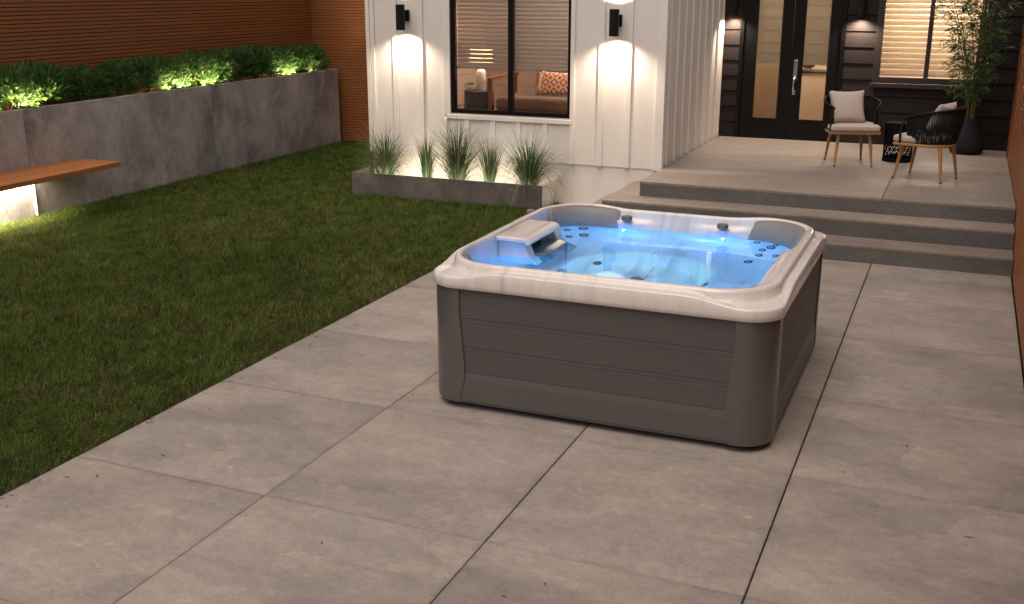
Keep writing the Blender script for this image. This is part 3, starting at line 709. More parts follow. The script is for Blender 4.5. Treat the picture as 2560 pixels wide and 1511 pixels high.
# hall behind the door
cl = thing('ceiling_lamp', 'warm ceiling lamp of the hall behind the porch doors', 'lamp', (-2.2, 16.4, 2.7))
MB().lathe([(.14, 2.72), (.16, 2.74), (.16, 2.799)], (-2.2, 16.4), 24).build('lamp_body', 'lens', cl, smooth=True)
lamp('POINT', (-2.2, 16.2, 2.5), 88, (1, .90, .76), cl, .12)
cl = thing('ceiling_lamp', 'warm ceiling lamp of the room behind the porch window', 'lamp', (-.4, 15.8, 2.7))
MB().lathe([(.14, 2.72), (.16, 2.74), (.16, 2.799)], (-.4, 15.8), 24).build('lamp_body', 'lens', cl, smooth=True)
lamp('POINT', (-.4, 15.9, 2.35), 180, (1, .90, .74), cl, .15)
hc = thing('hall_cabinet', 'beige cabinet with a pale edge behind the left door glass', 'cabinet', (-2.75, 16.6, HP))
bx('cabinet_body', -3.05, -2.50, 16.4, 16.9, HP+.001, 1.72, mat('tan_panel', (.33, .24, .15), .6), hc, .004); bx('cabinet_edge', -2.499, -2.44, 16.4, 16.9, HP+.001, 1.72, 'beige', hc, .004)
cn = thing('console_table', 'console table with a dark glass top behind the right door glass', 'table', (-1.95, 16.9, HP))
bx('table_top', -2.4, -1.4, 16.6, 17.1, 1.285, 1.305, 'black', cn, .003); bx('table_body', -2.38, -1.42, 16.62, 17.08, HP+.001, 1.284, 'beige', cn, .004)
bk = thing('wire_basket', 'small brass wire basket bowl on the console behind the door glass', 'bowl', (-2.2, 16.8, 1.305))
MB().lathe([(.04, 1.335), (.10, 1.37), (.135, 1.44), (.130, 1.44), (.09, 1.375)], (-2.2, 16.8), 24, cap=False).build('bowl', mat('amber_bowl', (.5, .25, .08), .3, metal=.3), bk, smooth=True)
for s_ in (-1, 1): MB().tube([(-2.2+s_*.06, 16.8, 1.306), (-2.2+s_*.03, 16.8, 1.345)], .005, 6).build('leg', 'black', bk)
pfm = thing('picture_frame', 'small tan picture frame on the console behind the door glass', 'picture', (-1.83, 16.85, 1.305))
bx('frame', -1.93, -1.74, 16.84, 16.86, 1.3055, 1.53, 'bench', pfm, .004)

# ------------------------------------------------------------------ wall lamps
def wall_lamp(label, x, y, z0, z1, wall, bxo, pw_dn, pw_up, rad=.055):
    t_ = thing('wall_lamp', label, 'wall lamp', (x, y, z0), 'black cylinder wall lamps')
    n = 36; mb = MB()
    mb.lathe([(rad-.006, z0+.03), (rad-.006, z0), (rad, z0), (rad, z1), (rad-.006, z1), (rad-.006, z1-.03)], (x, y), n, cap=False)
    mb.build('lamp_body', 'blacksat', t_, smooth=True, ang=50)
    for za, zb in ((z0+.030, z0+.034), (z1-.034, z1-.030)): MB().lathe([(rad-.0065, za), (rad-.0065, zb)], (x, y), n).build('lens', 'lens', t_)
    zc = (z0+z1)/2+.02
    bx('arm', x-.02, x+.02, y+rad-.01, wall-.031, zc-.04, zc+.04, 'blacksat', t_, .003)
    bx('back_plate', x-.05, x+.05, wall-.0308, wall-.0008, zc-.065, zc+.065, 'blacksat', t_, .004)
    if pw_dn: lamp('SPOT', (x, y, z0+.012), pw_dn, (1, .80, .60), t_, .03, (0, 0, -1), spot_size=math.radians(140), spot_blend=.75)
    if pw_up: lamp('SPOT', (x, y, z1-.012), pw_up, (1, .80, .60), t_, .03, (0, 0, 1), spot_size=math.radians(140), spot_blend=.75)
    return t_
wall_lamp('black up-and-down cylinder lamp on white boards left of the house window', -6.385, 11.84, 1.995, 2.295, HY, 0, 42, 42)
wall_lamp('black up-and-down cylinder lamp on white boards right of the house window', -3.69, 11.84, 1.972, 2.265, HY, 0, 48, 48)
wall_lamp('black porch lamp between the white wall and the double door', -2.975, PB-.13, 2.13, 2.42, PB-.012, 0, 62, 30)
wall_lamp('black porch lamp between the double door and the porch window', -1.335, PB-.13, 2.13, 2.42, PB-.012, 0, 62, 30)

# ------------------------------------------------------------------ concrete planter box with grasses
BX0, BX1, BY0, BY1, BH = -6.985, -4.43, 11.56, HY-.002, .27
pb = thing('planter_box', 'low grey concrete planter box under the house window, lit inside', 'planter', ((BX0+BX1)/2, 11.77, 0))
bx('front_panel', BX0, BX1, BY0, BY0+.022, -.05, BH, 'boxc', pb, .003); bx('end_panel', BX0, BX0+.022, BY0+.0225, BY1, -.05, BH-.001, 'boxc', pb, .003); bx('end_panel', BX1-.022, BX1, BY0+.0225, BY1, -.05, BH-.001, M['white'], pb, .003)  # right end in white: its lit look is put into the colour
bx('soil_bed', BX0+.0225, BX1-.0225, BY0+.0225, BY1, -.05, .12, mat('pale_gravel', (.5, .42, .35), .9, bump=.8, bscale=90.), pb, 0)
def grass_plant(label, x, y, n, H, spread, seed, up_=.0):
    r = np.random.default_rng(seed); V = []; Fc = []; T_ = []
    for k in range(n):
        a = r.uniform(0, 2*PI); rad = .05*math.sqrt(r.uniform()); L = H*r.uniform(.5, 1.08); lean = spread*abs(r.normal(.45, .4)); droop = r.uniform(.0, 1.15)*spread
        w = r.uniform(.0065, .0125); d = Vector((math.cos(a), math.sin(a)*.8, 0)); s_ = Vector((-d.y, d.x, 0)).normalized()
        p = Vector((x+rad*math.cos(a), y+rad*math.sin(a), .12)); th = lean*.35; seg = 7; o = len(V)
        g = r.uniform(.7, 1.3); tone = np.array([(.038, .08, .03), (.06, .115, .04), (.13, .19, .065), (.26, .23, .10)][r.choice(4, p=[.38, .33, .20, .09])])*g
        for q in range(seg+1):
            u = q/seg; ww = w*(1-u**2.2)*.5+.0003
            V += [tuple(p-s_*ww), tuple(p+s_*ww)]; T_ += [(*tone, 1)]*2
            th2 = min(th+lean*.75*u+droop*2.0*u**3, 2.5); p = p+(d*math.sin(th2)+Vector((0, 0, math.cos(th2))))*(L/seg)
            p.y = min(p.y, HY-.03)
            if q: Fc.append((o+2*q-2, o+2*q-1, o+2*q+1, o+2*q))
    t_ = thing('grass_plant', label, 'plant', (x, y, .12), 'ornamental grasses in the planter box')
    mb = MB().add(V, Fc); b_ = mb.build('blades', 'leaf', t_, smooth=True, tones=T_); b_['kind'] = 'stuff'
grass_plant('spreading grass clump at the left end of the planter box, arching over its end', -6.60, 11.74, 400, .82, 1.5, 1)
grass_plant('narrow upright grass tuft second from the left in the planter box', -6.03, 11.76, 170, .68, .5, 2)
grass_plant('tallest grass clump in the middle of the planter box, tips up to the sill', -5.59, 11.72, 400, .95, 1.2, 3)
grass_plant('narrow grass tuft between the middle and right clumps of the planter box', -5.18, 11.76, 180, .68, .55, 4)
grass_plant('spreading grass clump at the right end of the planter box, drooping over the edge', -4.66, 11.73, 430, .88, 1.65, 5)
ls = thing('light_strip', 'hidden warm light strip inside the planter box along its front panel', 'light', (-5.7, 11.62, .13))
bx('strip', BX0+.15, BX1-.12, 11.605, 11.62, .135, .145, 'led_warm', ls, 0)
lamp('AREA', (-5.7, 11.63, .16), 7, (1, .92, .78), ls, shape='RECTANGLE', size=2.25, size_y=.02).rotation_euler = (math.radians(131), 0, 0)

# ------------------------------------------------------------------ chairs, cushions, side table, bamboo
def make_chair(label):
    t_ = thing('armchair', label, 'chair', (0, 0, 0), 'rope back armchairs on the porch')
    for sx_, sy_ in ((-1, -1), (1, -1), (-1, 1), (1, 1)):
        fx, fy = sx_*.215, sy_*.262; tx, ty = sx_*.175, sy_*.20
        l = MB().tube([(fx, fy, 0.012), (fx*.98, fy*.98, .03), ((fx+tx)/2, (fy+ty)/2, .2), (tx, ty, .375)], [.011, .0125, .018, .023], 14).build('leg', 'teak', t_, smooth=True)
        MB().tube([(fx, fy, 0), (fx, fy, .0125)], .0118, 12).build('foot_cap', 'blacksat', l, smooth=True)
    def dshape(s, y0):                                   # seat outline: straight front, round back
        p = [(-.285*s, y0), (.285*s, y0)]
        for k in range(0, 25):
            a = PI*k/24; p.append((.285*s*math.cos(a)**1 if True else 0, .02+.26*s*math.sin(a)))
        return p
    def slab(z0, z1, s, y0, name, m_, bev, seg):
        p = dshape(s, y0); n = len(p); v = [(x, y, z0) for x, y in p]+[(x, y, z1) for x, y in p]
        f = [tuple(range(n-1, -1, -1)), tuple(range(n, 2*n))]+[(k, (k+1) % n, n+(k+1) % n, n+k) for k in range(n)]
        o = MB().add(v, f).build(name, m_, t_, bevel=bev, seg=seg, ang=60); return o
    slab(.372, .402, 1., -.275, 'seat_frame', 'teak', .008, 3)
    slab(.405, .478, .97, -.285, 'seat_cushion', 'seat', .026, 5)
    # bent rail: from the front of one arm round the back to the other
    def rail(u):                                         # u 0..1
        a = -.22*PI+u*1.44*PI; x = -.315*math.cos(a); y = .03+.31*math.sin(a)
        z = .665+.115*max(0, math.sin(PI*u))**.9; return Vector((x, y, z))
    pts = [rail(k/40) for k in range(41)]
    f0 = Vector((-.275, -.2, .40)); f1 = Vector((.275, -.2, .40))
    pre = [f0, f0.lerp(pts[0], .5)+Vector((-.02, -.02, 0)), f0.lerp(pts[0], .85)+Vector((-.012, -.008, .01))]; post = [Vector((-p.x, p.y, p.z)) for p in reversed(pre)]
    MB().tube(pre+pts+post, .0135, 10).build('back_rail', 'rope', t_, smooth=True)
    n = 170; rp = MB()
    for k in range(n):
        u = (k+.5)/n; tpt = rail(u); v_ = u+random.uniform(-.004, .004)+(.012 if k % 2 else -.012)
        a = -.20*PI+v_*1.40*PI; bt = Vector((-.272*math.cos(a), .02+.255*math.sin(a), .405))
        if bt.y < -.2: bt.y = -.2
        md = (bt+tpt)/2+Vector((tpt.x, tpt.y, 0))*.03
        rp.tube([bt, md, tpt], .0047, 5, cap=False)
    w_ = rp.build('rope_weave', 'rope', t_, smooth=True); w_['kind'] = 'stuff'
    return t_
ch1 = make_chair('rope armchair facing the patio with a square pillow, in front of the door')
ch2 = dup(ch1, (-.296, 12.476, HP), math.atan2(.186, -.498)+PI/2, 'rope armchair turned sideways in front of the bamboo pot')
ch1.location = (-1.186, 13.236, HP); ch1.rotation_euler = (0, 0, math.atan2(-.5, .167)+PI/2)
def pill(label, chair, lx_, ly_, lz_, tilt, yaw):
    o = pillow_mesh(.425, .41, .15, pinch=.10).build('throw_pillow', 'seat', None, smooth=True, ang=80); weld(o)
    R = Euler(chair.rotation_euler).to_matrix(); p = R @ Vector((lx_, ly_, lz_)) + Vector(chair.location)
    o.location = p; o.rotation_euler = (Euler((0, 0, chair.rotation_euler.z+yaw)).to_matrix() @ Euler((tilt, 0, 0)).to_matrix()).to_euler()
    tag(o, label, 'pillow'); return o
pill('light square pillow upright on the forward-facing armchair', ch1, -.045, .06, .655, -.42, .1)
pill('light pillow peeking over the rope back of the sideways armchair', ch2, 0, .10, .645, -.4, 0)

tx, ty = -.66, 13.66
st = thing('drum_stool', 'black perforated metal drum stool between the two armchairs', 'side table', (tx, ty, HP))
R_ = .163
MB().lathe([(R_*.97, HP+.44), (R_, HP+.445), (R_, HP+.455), (R_*.97, HP+.46)], (tx, ty), 40).build('stool_top', 'drum', st, smooth=True)
MB().lathe([(R_*1.06, HP), (R_*1.06, HP+.012), (R_*1.03, HP+.045), (R_*1.0, HP+.05)], (tx, ty), 40, cap=False).build('base_ring', 'drum', st, smooth=True)
la = MB(); nn = 18; rows = 7; zz = np.linspace(HP+.05, HP+.44, rows+1)
def cp(a, z): return Vector((tx+R_*math.cos(a), ty+R_*math.sin(a), z))
for j in range(rows):
    for k in range(nn):
        a0 = 2*PI*(k+.5*(j % 2))/nn; d_ = PI/nn
        w_ = .0062 if j < 4 else .008
        la.tube([cp(a0, zz[j]), cp(a0+d_, zz[j+1])], w_, 4, cap=False); la.tube([cp(a0+2*d_, zz[j]), cp(a0+d_, zz[j+1])], w_, 4, cap=False)
    la.tube([cp(2*PI*k/40, zz[j]) for k in range(41)], .006, 5, cap=False)
la.build('lattice', 'drum', st)['kind'] = 'stuff'
px_, py_ = .10, 14.66
po = thing('plant_pot', 'tall dark charcoal pot swelling at the foot, in the porch corner', 'pot', (px_, py_, HP))
MB().lathe([(.165, HP), (.195, HP+.03), (.20, HP+.09), (.178, HP+.2), (.14, HP+.32), (.11, HP+.41), (.105, HP+.44), (.095, HP+.44), (.095, HP+.39)], (px_, py_), 48, cap=False).build('pot_body', 'pot', po, smooth=True, ang=70)
MB().lathe([(.0949, HP+.385), (.0949, HP+.395)], (px_, py_), 24).build('soil_bed', 'soil', po)
bb = thing('bamboo', 'tall leafy green bamboo in the charcoal pot beside the porch window', 'plant', (px_, py_, HP+.39))
Lb, Lt, Ls, Lw = [], [], [], []
for k in range(12):
    a = k*2.4; bx_, by_ = px_+.05*math.cos(a), py_+.05*math.sin(a)
    lean = Vector((random.uniform(-.30, .24), random.uniform(-.30, .02), 0)); Hh = random.uniform(1.3, 2.15)
    pts = [Vector((bx_, by_, HP+.39))+lean*(q/9)**1.7*Hh*.9+Vector((0, 0, Hh*q/9)) for q in range(10)]
    MB().tube(pts, [.008-.0006*q for q in range(10)], 6).build('cane', mat('bamboo_cane', (.14, .10, .03), .5) if k == 0 else bpy.data.materials['bamboo_cane'], bb, smooth=True)
    for q in range(2, 10):
        for w in range(5):
            base = pts[q]+Vector((0, 0, random.uniform(-.1, .08)))
            d = Vector((random.uniform(-1.25, .9), random.uniform(-1, .35), random.uniform(.0, .9))).normalized(); ln = random.uniform(.10, .36)
            tipb = base+d*ln
            for e in range(random.randint(5, 9)):
                p = base.lerp(tipb, random.uniform(.35, 1.)); p.y = min(p.y, PB-.09); p.x = min(p.x, RX-.05)
                ld = (d*.6+Vector((random.uniform(-1, 1), random.uniform(-1, 1), random.uniform(-1.0, .35)))).normalized()
                l_ = random.uniform(.07, .14); tt = p+ld*l_; tt.y = min(tt.y, PB-.07); tt.x = min(tt.x, RX-.02)
                Lb.append(p); Lt.append(tt); sdv = ld.cross(Vector((random.uniform(-1, 1), random.uniform(-1, 1), random.uniform(-1, 1)))).normalized(); Ls.append(sdv); Lw.append(random.uniform(.009, .015))
n_ = len(Lb)
o = link('foliage', leaf_mesh('foliage', np.array(Lb), np.array(Lt), np.array(Ls), np.array(Lw), tones(n_, 4, [(.03, .075, .02), (.055, .11, .028), (.11, .15, .04), (.20, .15, .06)], [4, 4, 1.5, .5])), 'leaf', bb); o['kind'] = 'stuff'

# ------------------------------------------------------------------ hot tub
CX, CY, HXX, HYY = -1.833, 6.655, 1.062, 1.090
tub = thing('hot_tub', 'square grey-sided hot tub with marbled white rim and glowing blue water', 'hot tub', (CX, CY, 0))
NS, NC = 34, 22
def ring(x0, x1, y0, y1, r, rr=None):
    """rounded rectangle, always the same count; starts at front-left corner end, runs counter-clockwise"""
    P = []; tags = []
    cs = [(x1-r, y0+r, -PI/2, 'fr'), (x1-r, y1-r, 0, 'br'), (x0+r, y1-r, PI/2, 'bl'), (x0+r, y0+r, PI, 'fl')]
    st = [((x0+r, y0), (x1-r, y0), 'f'), ((x1, y0+r), (x1, y1-r), 'r'), ((x1-r, y1), (x0+r, y1), 'b'), ((x0, y1-r), (x0, y0+r), 'l')]
    for s in range(4):
        (ax, ay), (bx_, by_), nm = st[s]
        for k in range(NS): u = k/NS; P.append((ax+(bx_-ax)*u, ay+(by_-ay)*u)); tags.append((nm, u))
        cx, cy, a0, nm = cs[s]
        for k in range(NC): u = k/NC; a = a0+u*PI/2; P.append((cx+r*math.cos(a), cy+r*math.sin(a))); tags.append((nm, u))
    return P, tags
NP = 4*(NS+NC)
def sstep(a, b_, x): u = min(1, max(0, (x-a)/(b_-a))); return u*u*(3-2*u)
X0, X1, Y0, Y1 = CX-HXX, CX+HXX, CY-HYY, CY+HYY
def cness(nm, u, x, y):
    if len(nm) == 2: return 1.
    d = (min(x-X0, X1-x) if nm in 'fb' else min(y-Y0, Y1-y))
    return 1-sstep(.20, .52, d)
def dip(nm, x): return (.022*sstep(-1.15, -1.5, x)*sstep(-2.5, -2.2, x)) if nm == 'b' else 0.
def bump(y, a, b_, s=.12): return sstep(a, a+s, y)*(1-sstep(b_-s, b_, y))
rings = []
def R(il, ir, if_, ib, r, z, fn=None):
    P, tg = ring(X0+il, X1-ir, Y0+if_, Y1-ib, r); out = []
    for (x, y), (nm, u) in zip(P, tg):
        c = cness(nm, u, x, y); dx = dy = dz = 0
        if fn: x, y, zz = fn(x, y, nm, u, c)
        else: zz = z
        out.append((x, y, zz))
    rings.append(out)
def RZ(i, r, zm, zc):
    R(i, i, i, i, r, 0, lambda x, y, nm, u, c: (x, y, zm+(zc-zm)*c-dip(nm, x)))
RZ(.030, .17, .770, .770); RZ(.006, .19, .771, .771); RZ(0, .195, .776, .776); RZ(-.003, .198, .80, .80); RZ(-.002, .198, .878, .833); RZ(.002, .196, .885, .841); RZ(.010, .19, .888, .844)
RZ(.034, .19, .890, .847); RZ(.048, .30, .891, .850); RZ(.054, .345, .897, .858); RZ(.058, .35, .908, .900); RZ(.066, .345, .918, .915); RZ(.078, .335, .9215, .9195)
def inner(il, ir, if_, ib, r, z, arm=0., zarm=0., kn=0., zk=0.):
    def fn(x, y, nm, u, c):
        zz = z-dip(nm, x)
        if nm in ('r', 'fr', 'br') and x > CX:
            w = bump(y, 5.74, 6.86, .10); k = sstep(X1-ir-.3, X1-ir-.02, x)
            x -= arm*w*k; zz -= zarm*w*k
        if nm == 'b':
            w = math.exp(-((x+2.215)/.13)**2)+math.exp(-((x+1.498)/.13)**2); y -= kn*w; zz -= zk*w
        return x, y, zz
    R(il, ir, if_, ib, r, z, fn)
inner(.098, .105, .088, .095, .32, .921, .015, .002)
inner(.104, .114, .098, .104, .31, .912, .035, .006)
inner(.106, .120, .104, .108, .305, .895, .062, .000)
inner(.107, .128, .108, .112, .30, .872, .070, .0, 0, 0)
inner(.107, .135, .112, .116, .30, .852, .072, .0, .0, .0)
inner(.107, .142, .112, .120, .30, .838, .07, .0, .055, .002)
inner(.107, .150, .114, .124, .30, .815, .065, .0, .05, .0)
inner(.108, .160, .118, .130, .31, .765, .06, 0, .03)
inner(.115, .185, .13, .14, .34, .70, .05, 0, .0)
inner(.15, .22, .17, .165, .42, .60, .03)
inner(.21, .28, .25, .22, .5, .50)
inner(.30, .37, .32, .30, .55, .435)
inner(.42, .52, .38, .40, .55, .415)
inner(.475, .60, .40, .47, .48, .405)
inner(.50, .63, .43, .495, .46, .385)
inner(.56, .69, .50, .56, .42, .20)
inner(.60, .73, .54, .60, .40, .15)
inner(.75, .88, .70, .75, .26, .138)
v = [p for rg in rings for p in rg]; f = []
nr = len(rings)
for i in range(nr-1):
    for k in range(NP): f.append((i*NP+k, i*NP+(k+1) % NP, (i+1)*NP+(k+1) % NP, (i+1)*NP+k))
f.append(tuple((nr-1)*NP+k for k in range(NP)))
sh = MB().add(v, f).build('shell', 'shell', tub, smooth=True, ang=75)
bvh = BVHTree.FromPolygons([Vector(p) for p in v], f)
# water: a sheet cut to the shell's waterline, edges let into the wall
wr = rings[13+7]
wv_ = []
for (x, y, z) in wr:
    d = Vector((x-CX, y-CY, 0)).normalized()*.012; wv_.append((x+d.x, y+d.y, .767))
wa = MB().add(wv_, [tuple(range(NP))]).build('water', 'water'); tag(wa, kind='structure')

# cabinet: boards, strips, skirts and corner posts
CXX, CYY = 1.047, 1.075
cx0, cx1, cy0, cy1 = CX-CXX, CX+CXX, CY-CYY, CY+CYY
bx('base', cx0+.085, cx1-.085, cy0+.085, cy1-.085, 0.0, .10, 'base', tub, .01)
for a_, b_ in ((0, cy0+.031), (0, cy1-.043)): bx('liner', cx0+.12, cx1-.12, b_, b_+.012, .03, .765, 'base', tub, 0)
for a_, b_ in ((0, cx0+.031), (0, cx1-.043)): bx('liner', b_, b_+.012, cy0+.12, cy1-.12, .03, .765, 'base', tub, 0)
def panel(side):
    if side in 'fb': a0, a1 = cx0+.17, cx1-.17
    else: a0, a1 = cy0+.17, cy1-.17
    def prof(z0, z1, d0, d1, name, m_, bev):
        def P(a, d, z):
            if side == 'f': return (a, cy0+d, z)
            if side == 'b': return (a, cy1-d, z)
            if side == 'l': return (cx0+d, a, z)
            return (cx1-d, a, z)
        vs = [P(a0, d0, z0), P(a1, d0, z0), P(a1, d1, z1), P(a0, d1, z1), P(a0, .029, z0), P(a1, .029, z0), P(a1, .029, z1), P(a0, .029, z1)]
        fs = [(0, 1, 2, 3), (5, 4, 7, 6), (0, 4, 5, 1), (3, 2, 6, 7), (1, 5, 6, 2), (0, 3, 7, 4)]
        if side in 'br'[0:1] + 'l': fs = [tuple(reversed(q)) for q in fs]
        MB().add(vs, fs).build(name, m_, tub, bevel=bev)
    for z0, z1 in ((.5868, .769), (.4042, .5552), (.2418, .3768)): prof(z0, z1, .010, .010, 'side_board', 'cabinet', .002)
    for z0, z1 in ((.5572, .5848), (.3787, .4023)): prof(z0, z1, .0106, .0106, 'side_strip', 'cabinet', .001)
    prof(.192, .2398, .004, .010, 'skirt_top', 'skirt', .0012); prof(.060, .1915, .002, .004, 'skirt_board', 'skirt', .0012); prof(.040, .0595, .009, .0025, 'skirt_foot', 'skirt', .003)
for s in 'fbl': panel(s)
panel('r')
def corner(sx_, sy_):
    r = .185; ex = .225; cx = CX+sx_*CXX; cy = CY+sy_*CYY; zs = [.036, .042, .07, .15, .19, .24, .30, .45, .62, .769]
    V = []; rows_ = []
    for z in zs:
        flare = .004*sstep(.03, .06, z)-.004; w = ex+.03*sstep(.1, .2, z)*(1-sstep(.3, .62, z))-.008
        if z < .04: flare -= .012
        pts = [(-w, 0.012), (-w, 0.), (-(r+w)/2, 0)]
        for k in range(15): a = k/14*PI/2; pts.append((-r+r*math.sin(a), r-r*math.cos(a)))
        pts += [(0, (r+w)/2), (0, w), (-.012, w)]
        row = []
        for px__, py__ in pts:                                            # local: corner at (0,0); x negative inwards, y positive inwards
            X_ = cx+sx_*(px__+flare+.001); Y_ = cy-sy_*(-py__-flare-.001)*-1 if False else cy+sy_*(-py__+flare+.001); row.append((X_, Y_, z))
        rows_.append(row)
    n = len(rows_[0]); vs = [p for r_ in rows_ for p in r_]; fs = []
    for i in range(len(zs)-1):
        for k in range(n-1):
            q = (i*n+k, i*n+k+1, (i+1)*n+k+1, (i+1)*n+k); fs.append(q if sx_*sy_ < 0 else tuple(reversed(q)))
    fs.append(tuple(range(n))); fs.append(tuple((len(zs)-1)*n+k for k in range(n)))
    o = MB().add(vs, fs).build('corner_post', 'post2', tub, smooth=True, ang=50)
for a in (-1, 1):
    for b_ in (-1, 1): corner(a, b_)

# head pillows laid against the inner corners
def headrest(i0, i1, lo, hi, th=.055):
    A = []; seg = 26; prof = 9
    for s in range(seg+1):
        u = s/seg; idx = (i0+(i1-i0)*u) % NP; k = int(idx) % NP; fr_ = idx-int(idx)
        def rp(j): return Vector(rings[j][k]).lerp(Vector(rings[j][(k+1) % NP]), fr_)
        top, mid_, low = rp(13), rp(16), rp(20)
        edge = min(1, (u*(1-u)*4)**.35) if 0 < u < 1 else 0.
        inn = Vector((CX-mid_.x, CY-mid_.y, 0)).normalized(); row = []
        for j in range(prof):
            w = j/(prof-1); z = lo+(hi-lo)*w*(.85+.15*edge)
            # follow the wall outline between the water line and the rim
            base = low.lerp(mid_, min(1, (z-low.z)/(mid_.z-low.z))) if z < mid_.z else mid_.lerp(top, min(1, (z-mid_.z)/(top.z-mid_.z)))
            bulge = th*math.sin(PI*(.12+.80*w))**.6*(.35+.65*edge)+.006
            row.append(Vector((base.x, base.y, z))+inn*bulge)
        row = [Vector((row[0].x, row[0].y, lo))-inn*.06]+row+[row[-1]-inn*.07+Vector((0, 0, -.004))]
        A.append(row)
    n = len(A[0]); vs = [tuple(p) for r_ in A for p in r_]; fs = [(i*n+k, (i+1)*n+k, (i+1)*n+k+1, i*n+k+1) for i in range(seg) for k in range(n-1)]
    fs.append(tuple(range(n))); fs.append(tuple(seg*n+k for k in range(n-1, -1, -1)))
    o = MB().add(vs, fs).build('head_pillow', 'pillow', tub, smooth=True, ang=70)
    bm = bmesh.new(); bm.from_mesh(o.data); bmesh.ops.recalc_face_normals(bm, faces=bm.faces); bm.to_mesh(o.data); bm.free()
S_ = NS+NC
headrest(2*S_+NS-5, 2*S_+NS+NC-3, .745, .912)        # back left
headrest(S_+NS+1, 2*S_+2, .745, .912)                 # back right
headrest(3*S_+NS+1, 3*S_+NS+17, .745, .905)           # front left
headrest(NS+3, NS+19, .745, .905)                     # front right

# filter housing on the left rim with its weir
hb = MB()
def prism(pts, y0, y1): n = len(pts); return [(x, y0, z) for x, z in pts]+[(x, y1, z) for x, z in pts], [tuple(range(n)), tuple(range(2*n-1, n-1, -1))]+[(k, n+k, n+(k+1) % n, (k+1) % n) for k in range(n)]
side_p = [(-2.785, .60), (-2.50, .60), (-2.53, .70), (-2.555, .767), (-2.598, .862), (-2.615, .874), (-2.785, .874)]
for a, b_ in ((6.46, 6.56), (7.0, 7.11)): hb.add(*prism(side_p, a, b_))
hb.add(*prism([(-2.785, .860), (-2.60, .860), (-2.612, .874), (-2.785, .874)], 6.561, 6.999))
fh = hb.build('filter_housing', 'shell', tub, bevel=.011, seg=4, ang=45)
bx('filter_well', -2.78, -2.68, 6.561, 6.999, .62, .8595, 'base', fh, 0)
ld = MB(); ld.box(-2.782, -2.575, 6.41, 6.995, .8745, .908); lid = ld.build('filter_lid', 'shell', fh, bevel=.011, seg=4)
MB().add(*prism([(-2.576, .907), (-2.552, .900), (-2.535, .880), (-2.541, .862), (-2.570, .858), (-2.578, .876)], 6.415, 6.99)).build('lid_nose', 'shell', lid, bevel=.006, seg=3)
bx('lid_inlay', -2.77, -2.60, 6.45, 6.955, .9085, .9115, 'shell', lid, .0015)
wp = [(-2.675, .745), (-2.63, .785), (-2.55, .783), (-2.48, .765), (-2.435, .725), (-2.405, .65), (-2.425, .645), (-2.46, .70), (-2.53, .745)]
MB().add(*prism(wp, 6.565, 6.995)).build('weir_door', 'weir', fh, bevel=.006, seg=3)
# diverter caps on the back wall
for x in (-2.215, -1.498):
    k_ = MB().lathe([(.040, .8375), (.041, .842), (.041, .860), (.037, .867), (.0, .867)], (x, 7.558), 28, wob=lambda a: 1+.03*math.cos(a*2*PI*10)).build('diverter_cap', mat('grey_cap', (.10, .09, .082), .45) if x < -2 else bpy.data.materials['grey_cap'], tub, smooth=True, ang=50)
for x, y in ((-2.79, 7.22),): MB().lathe([(.028, .905), (.03, .925), (.024, .929)], (x-.06, y), 24).build('air_valve', 'pillow', tub, smooth=True)
# jets: set on the shell surface
jets = [(-2.78, 7.70, .62, .026), (-2.69, 7.78, .62, .026), (-2.60, 7.66, .60, .038), (-2.52, 7.47, .55, .038), (-2.73, 7.55, .58, .027), (-2.64, 7.41, .50, .027),
        (-1.235, 7.70, .64, .028), (-1.145, 7.74, .64, .028), (-1.055, 7.64, .64, .026), (-1.12, 7.55, .62, .038), (-1.205, 7.48, .60, .03), (-1.24, 7.36, .58, .03), (-1.285, 7.23, .55, .032),
        (-1.085, 7.36, .58, .028), (-1.10, 7.19, .58, .028), (-1.125, 7.03, .58, .028)]
def disc(name, c, nrm, prof, m_, parent, n=22, lab=None):
    q = Vector((0, 0, 1)).rotation_difference(nrm); mb = MB(); mb.lathe(prof, (0, 0), n)
    mb.v = [tuple(c+q @ Vector(p)) for p in mb.v]; return mb.build(name, m_, parent, smooth=True, ang=50)
for x, y, z, r_ in jets:
    c, nrm, i_, d_ = bvh.find_nearest(Vector((x, y, z)))
    if nrm.dot(Vector((CX, CY, .9))-c) < 0: nrm = -nrm
    j = disc('jet', c, nrm, [(r_, -.004), (r_*1.02, .004), (r_*.9, .008), (r_*.72, .006)], 'jetring', tub)
    disc('nozzle', c, nrm, [(r_*.60, .0062), (r_*.55, .009), (r_*.3, .007), (r_*.28, .0085)], 'jetin', j)
for x, y, z, r_, name in ((-2.23, 6.60, .40, .055, 'suction_cover'), (-1.47, 6.66, .36, .055, 'suction_cover'), (-2.16, 6.95, .30, .036, 'foot_jet'), (-1.93, 6.86, .15, .040, 'foot_jet')):
    c, nrm, i_, d_ = bvh.find_nearest(Vector((x, y, z)))
    if nrm.dot(Vector((CX, CY, .9))-c) < 0: nrm = -nrm
    j = disc(name, c, nrm, [(r_, -.004), (r_, .012), (r_*.85, .018), (r_*.4, .018)], 'jetring' if r_ < .05 else 'pillow', tub)
# underwater lamps
for x, y, z, e in ((-2.245, 7.60, .71, 5.), (-1.50, 7.60, .71, 5.), (-2.74, 6.16, .66, 1.7), (-1.02, 6.4, .66, 4.)):
    c, nrm, i_, d_ = bvh.find_nearest(Vector((x, y, z)))
    if nrm.dot(Vector((CX, CY, .7))-c) < 0: nrm = -nrm
    l_ = disc('water_light', c, nrm, [(.012, -.003), (.012, .003), (.008, .005)], 'led_blue', tub)
    lamp('POINT', tuple(c+nrm*.022), e*.8, (.02, .16, 1.), l_, .004)
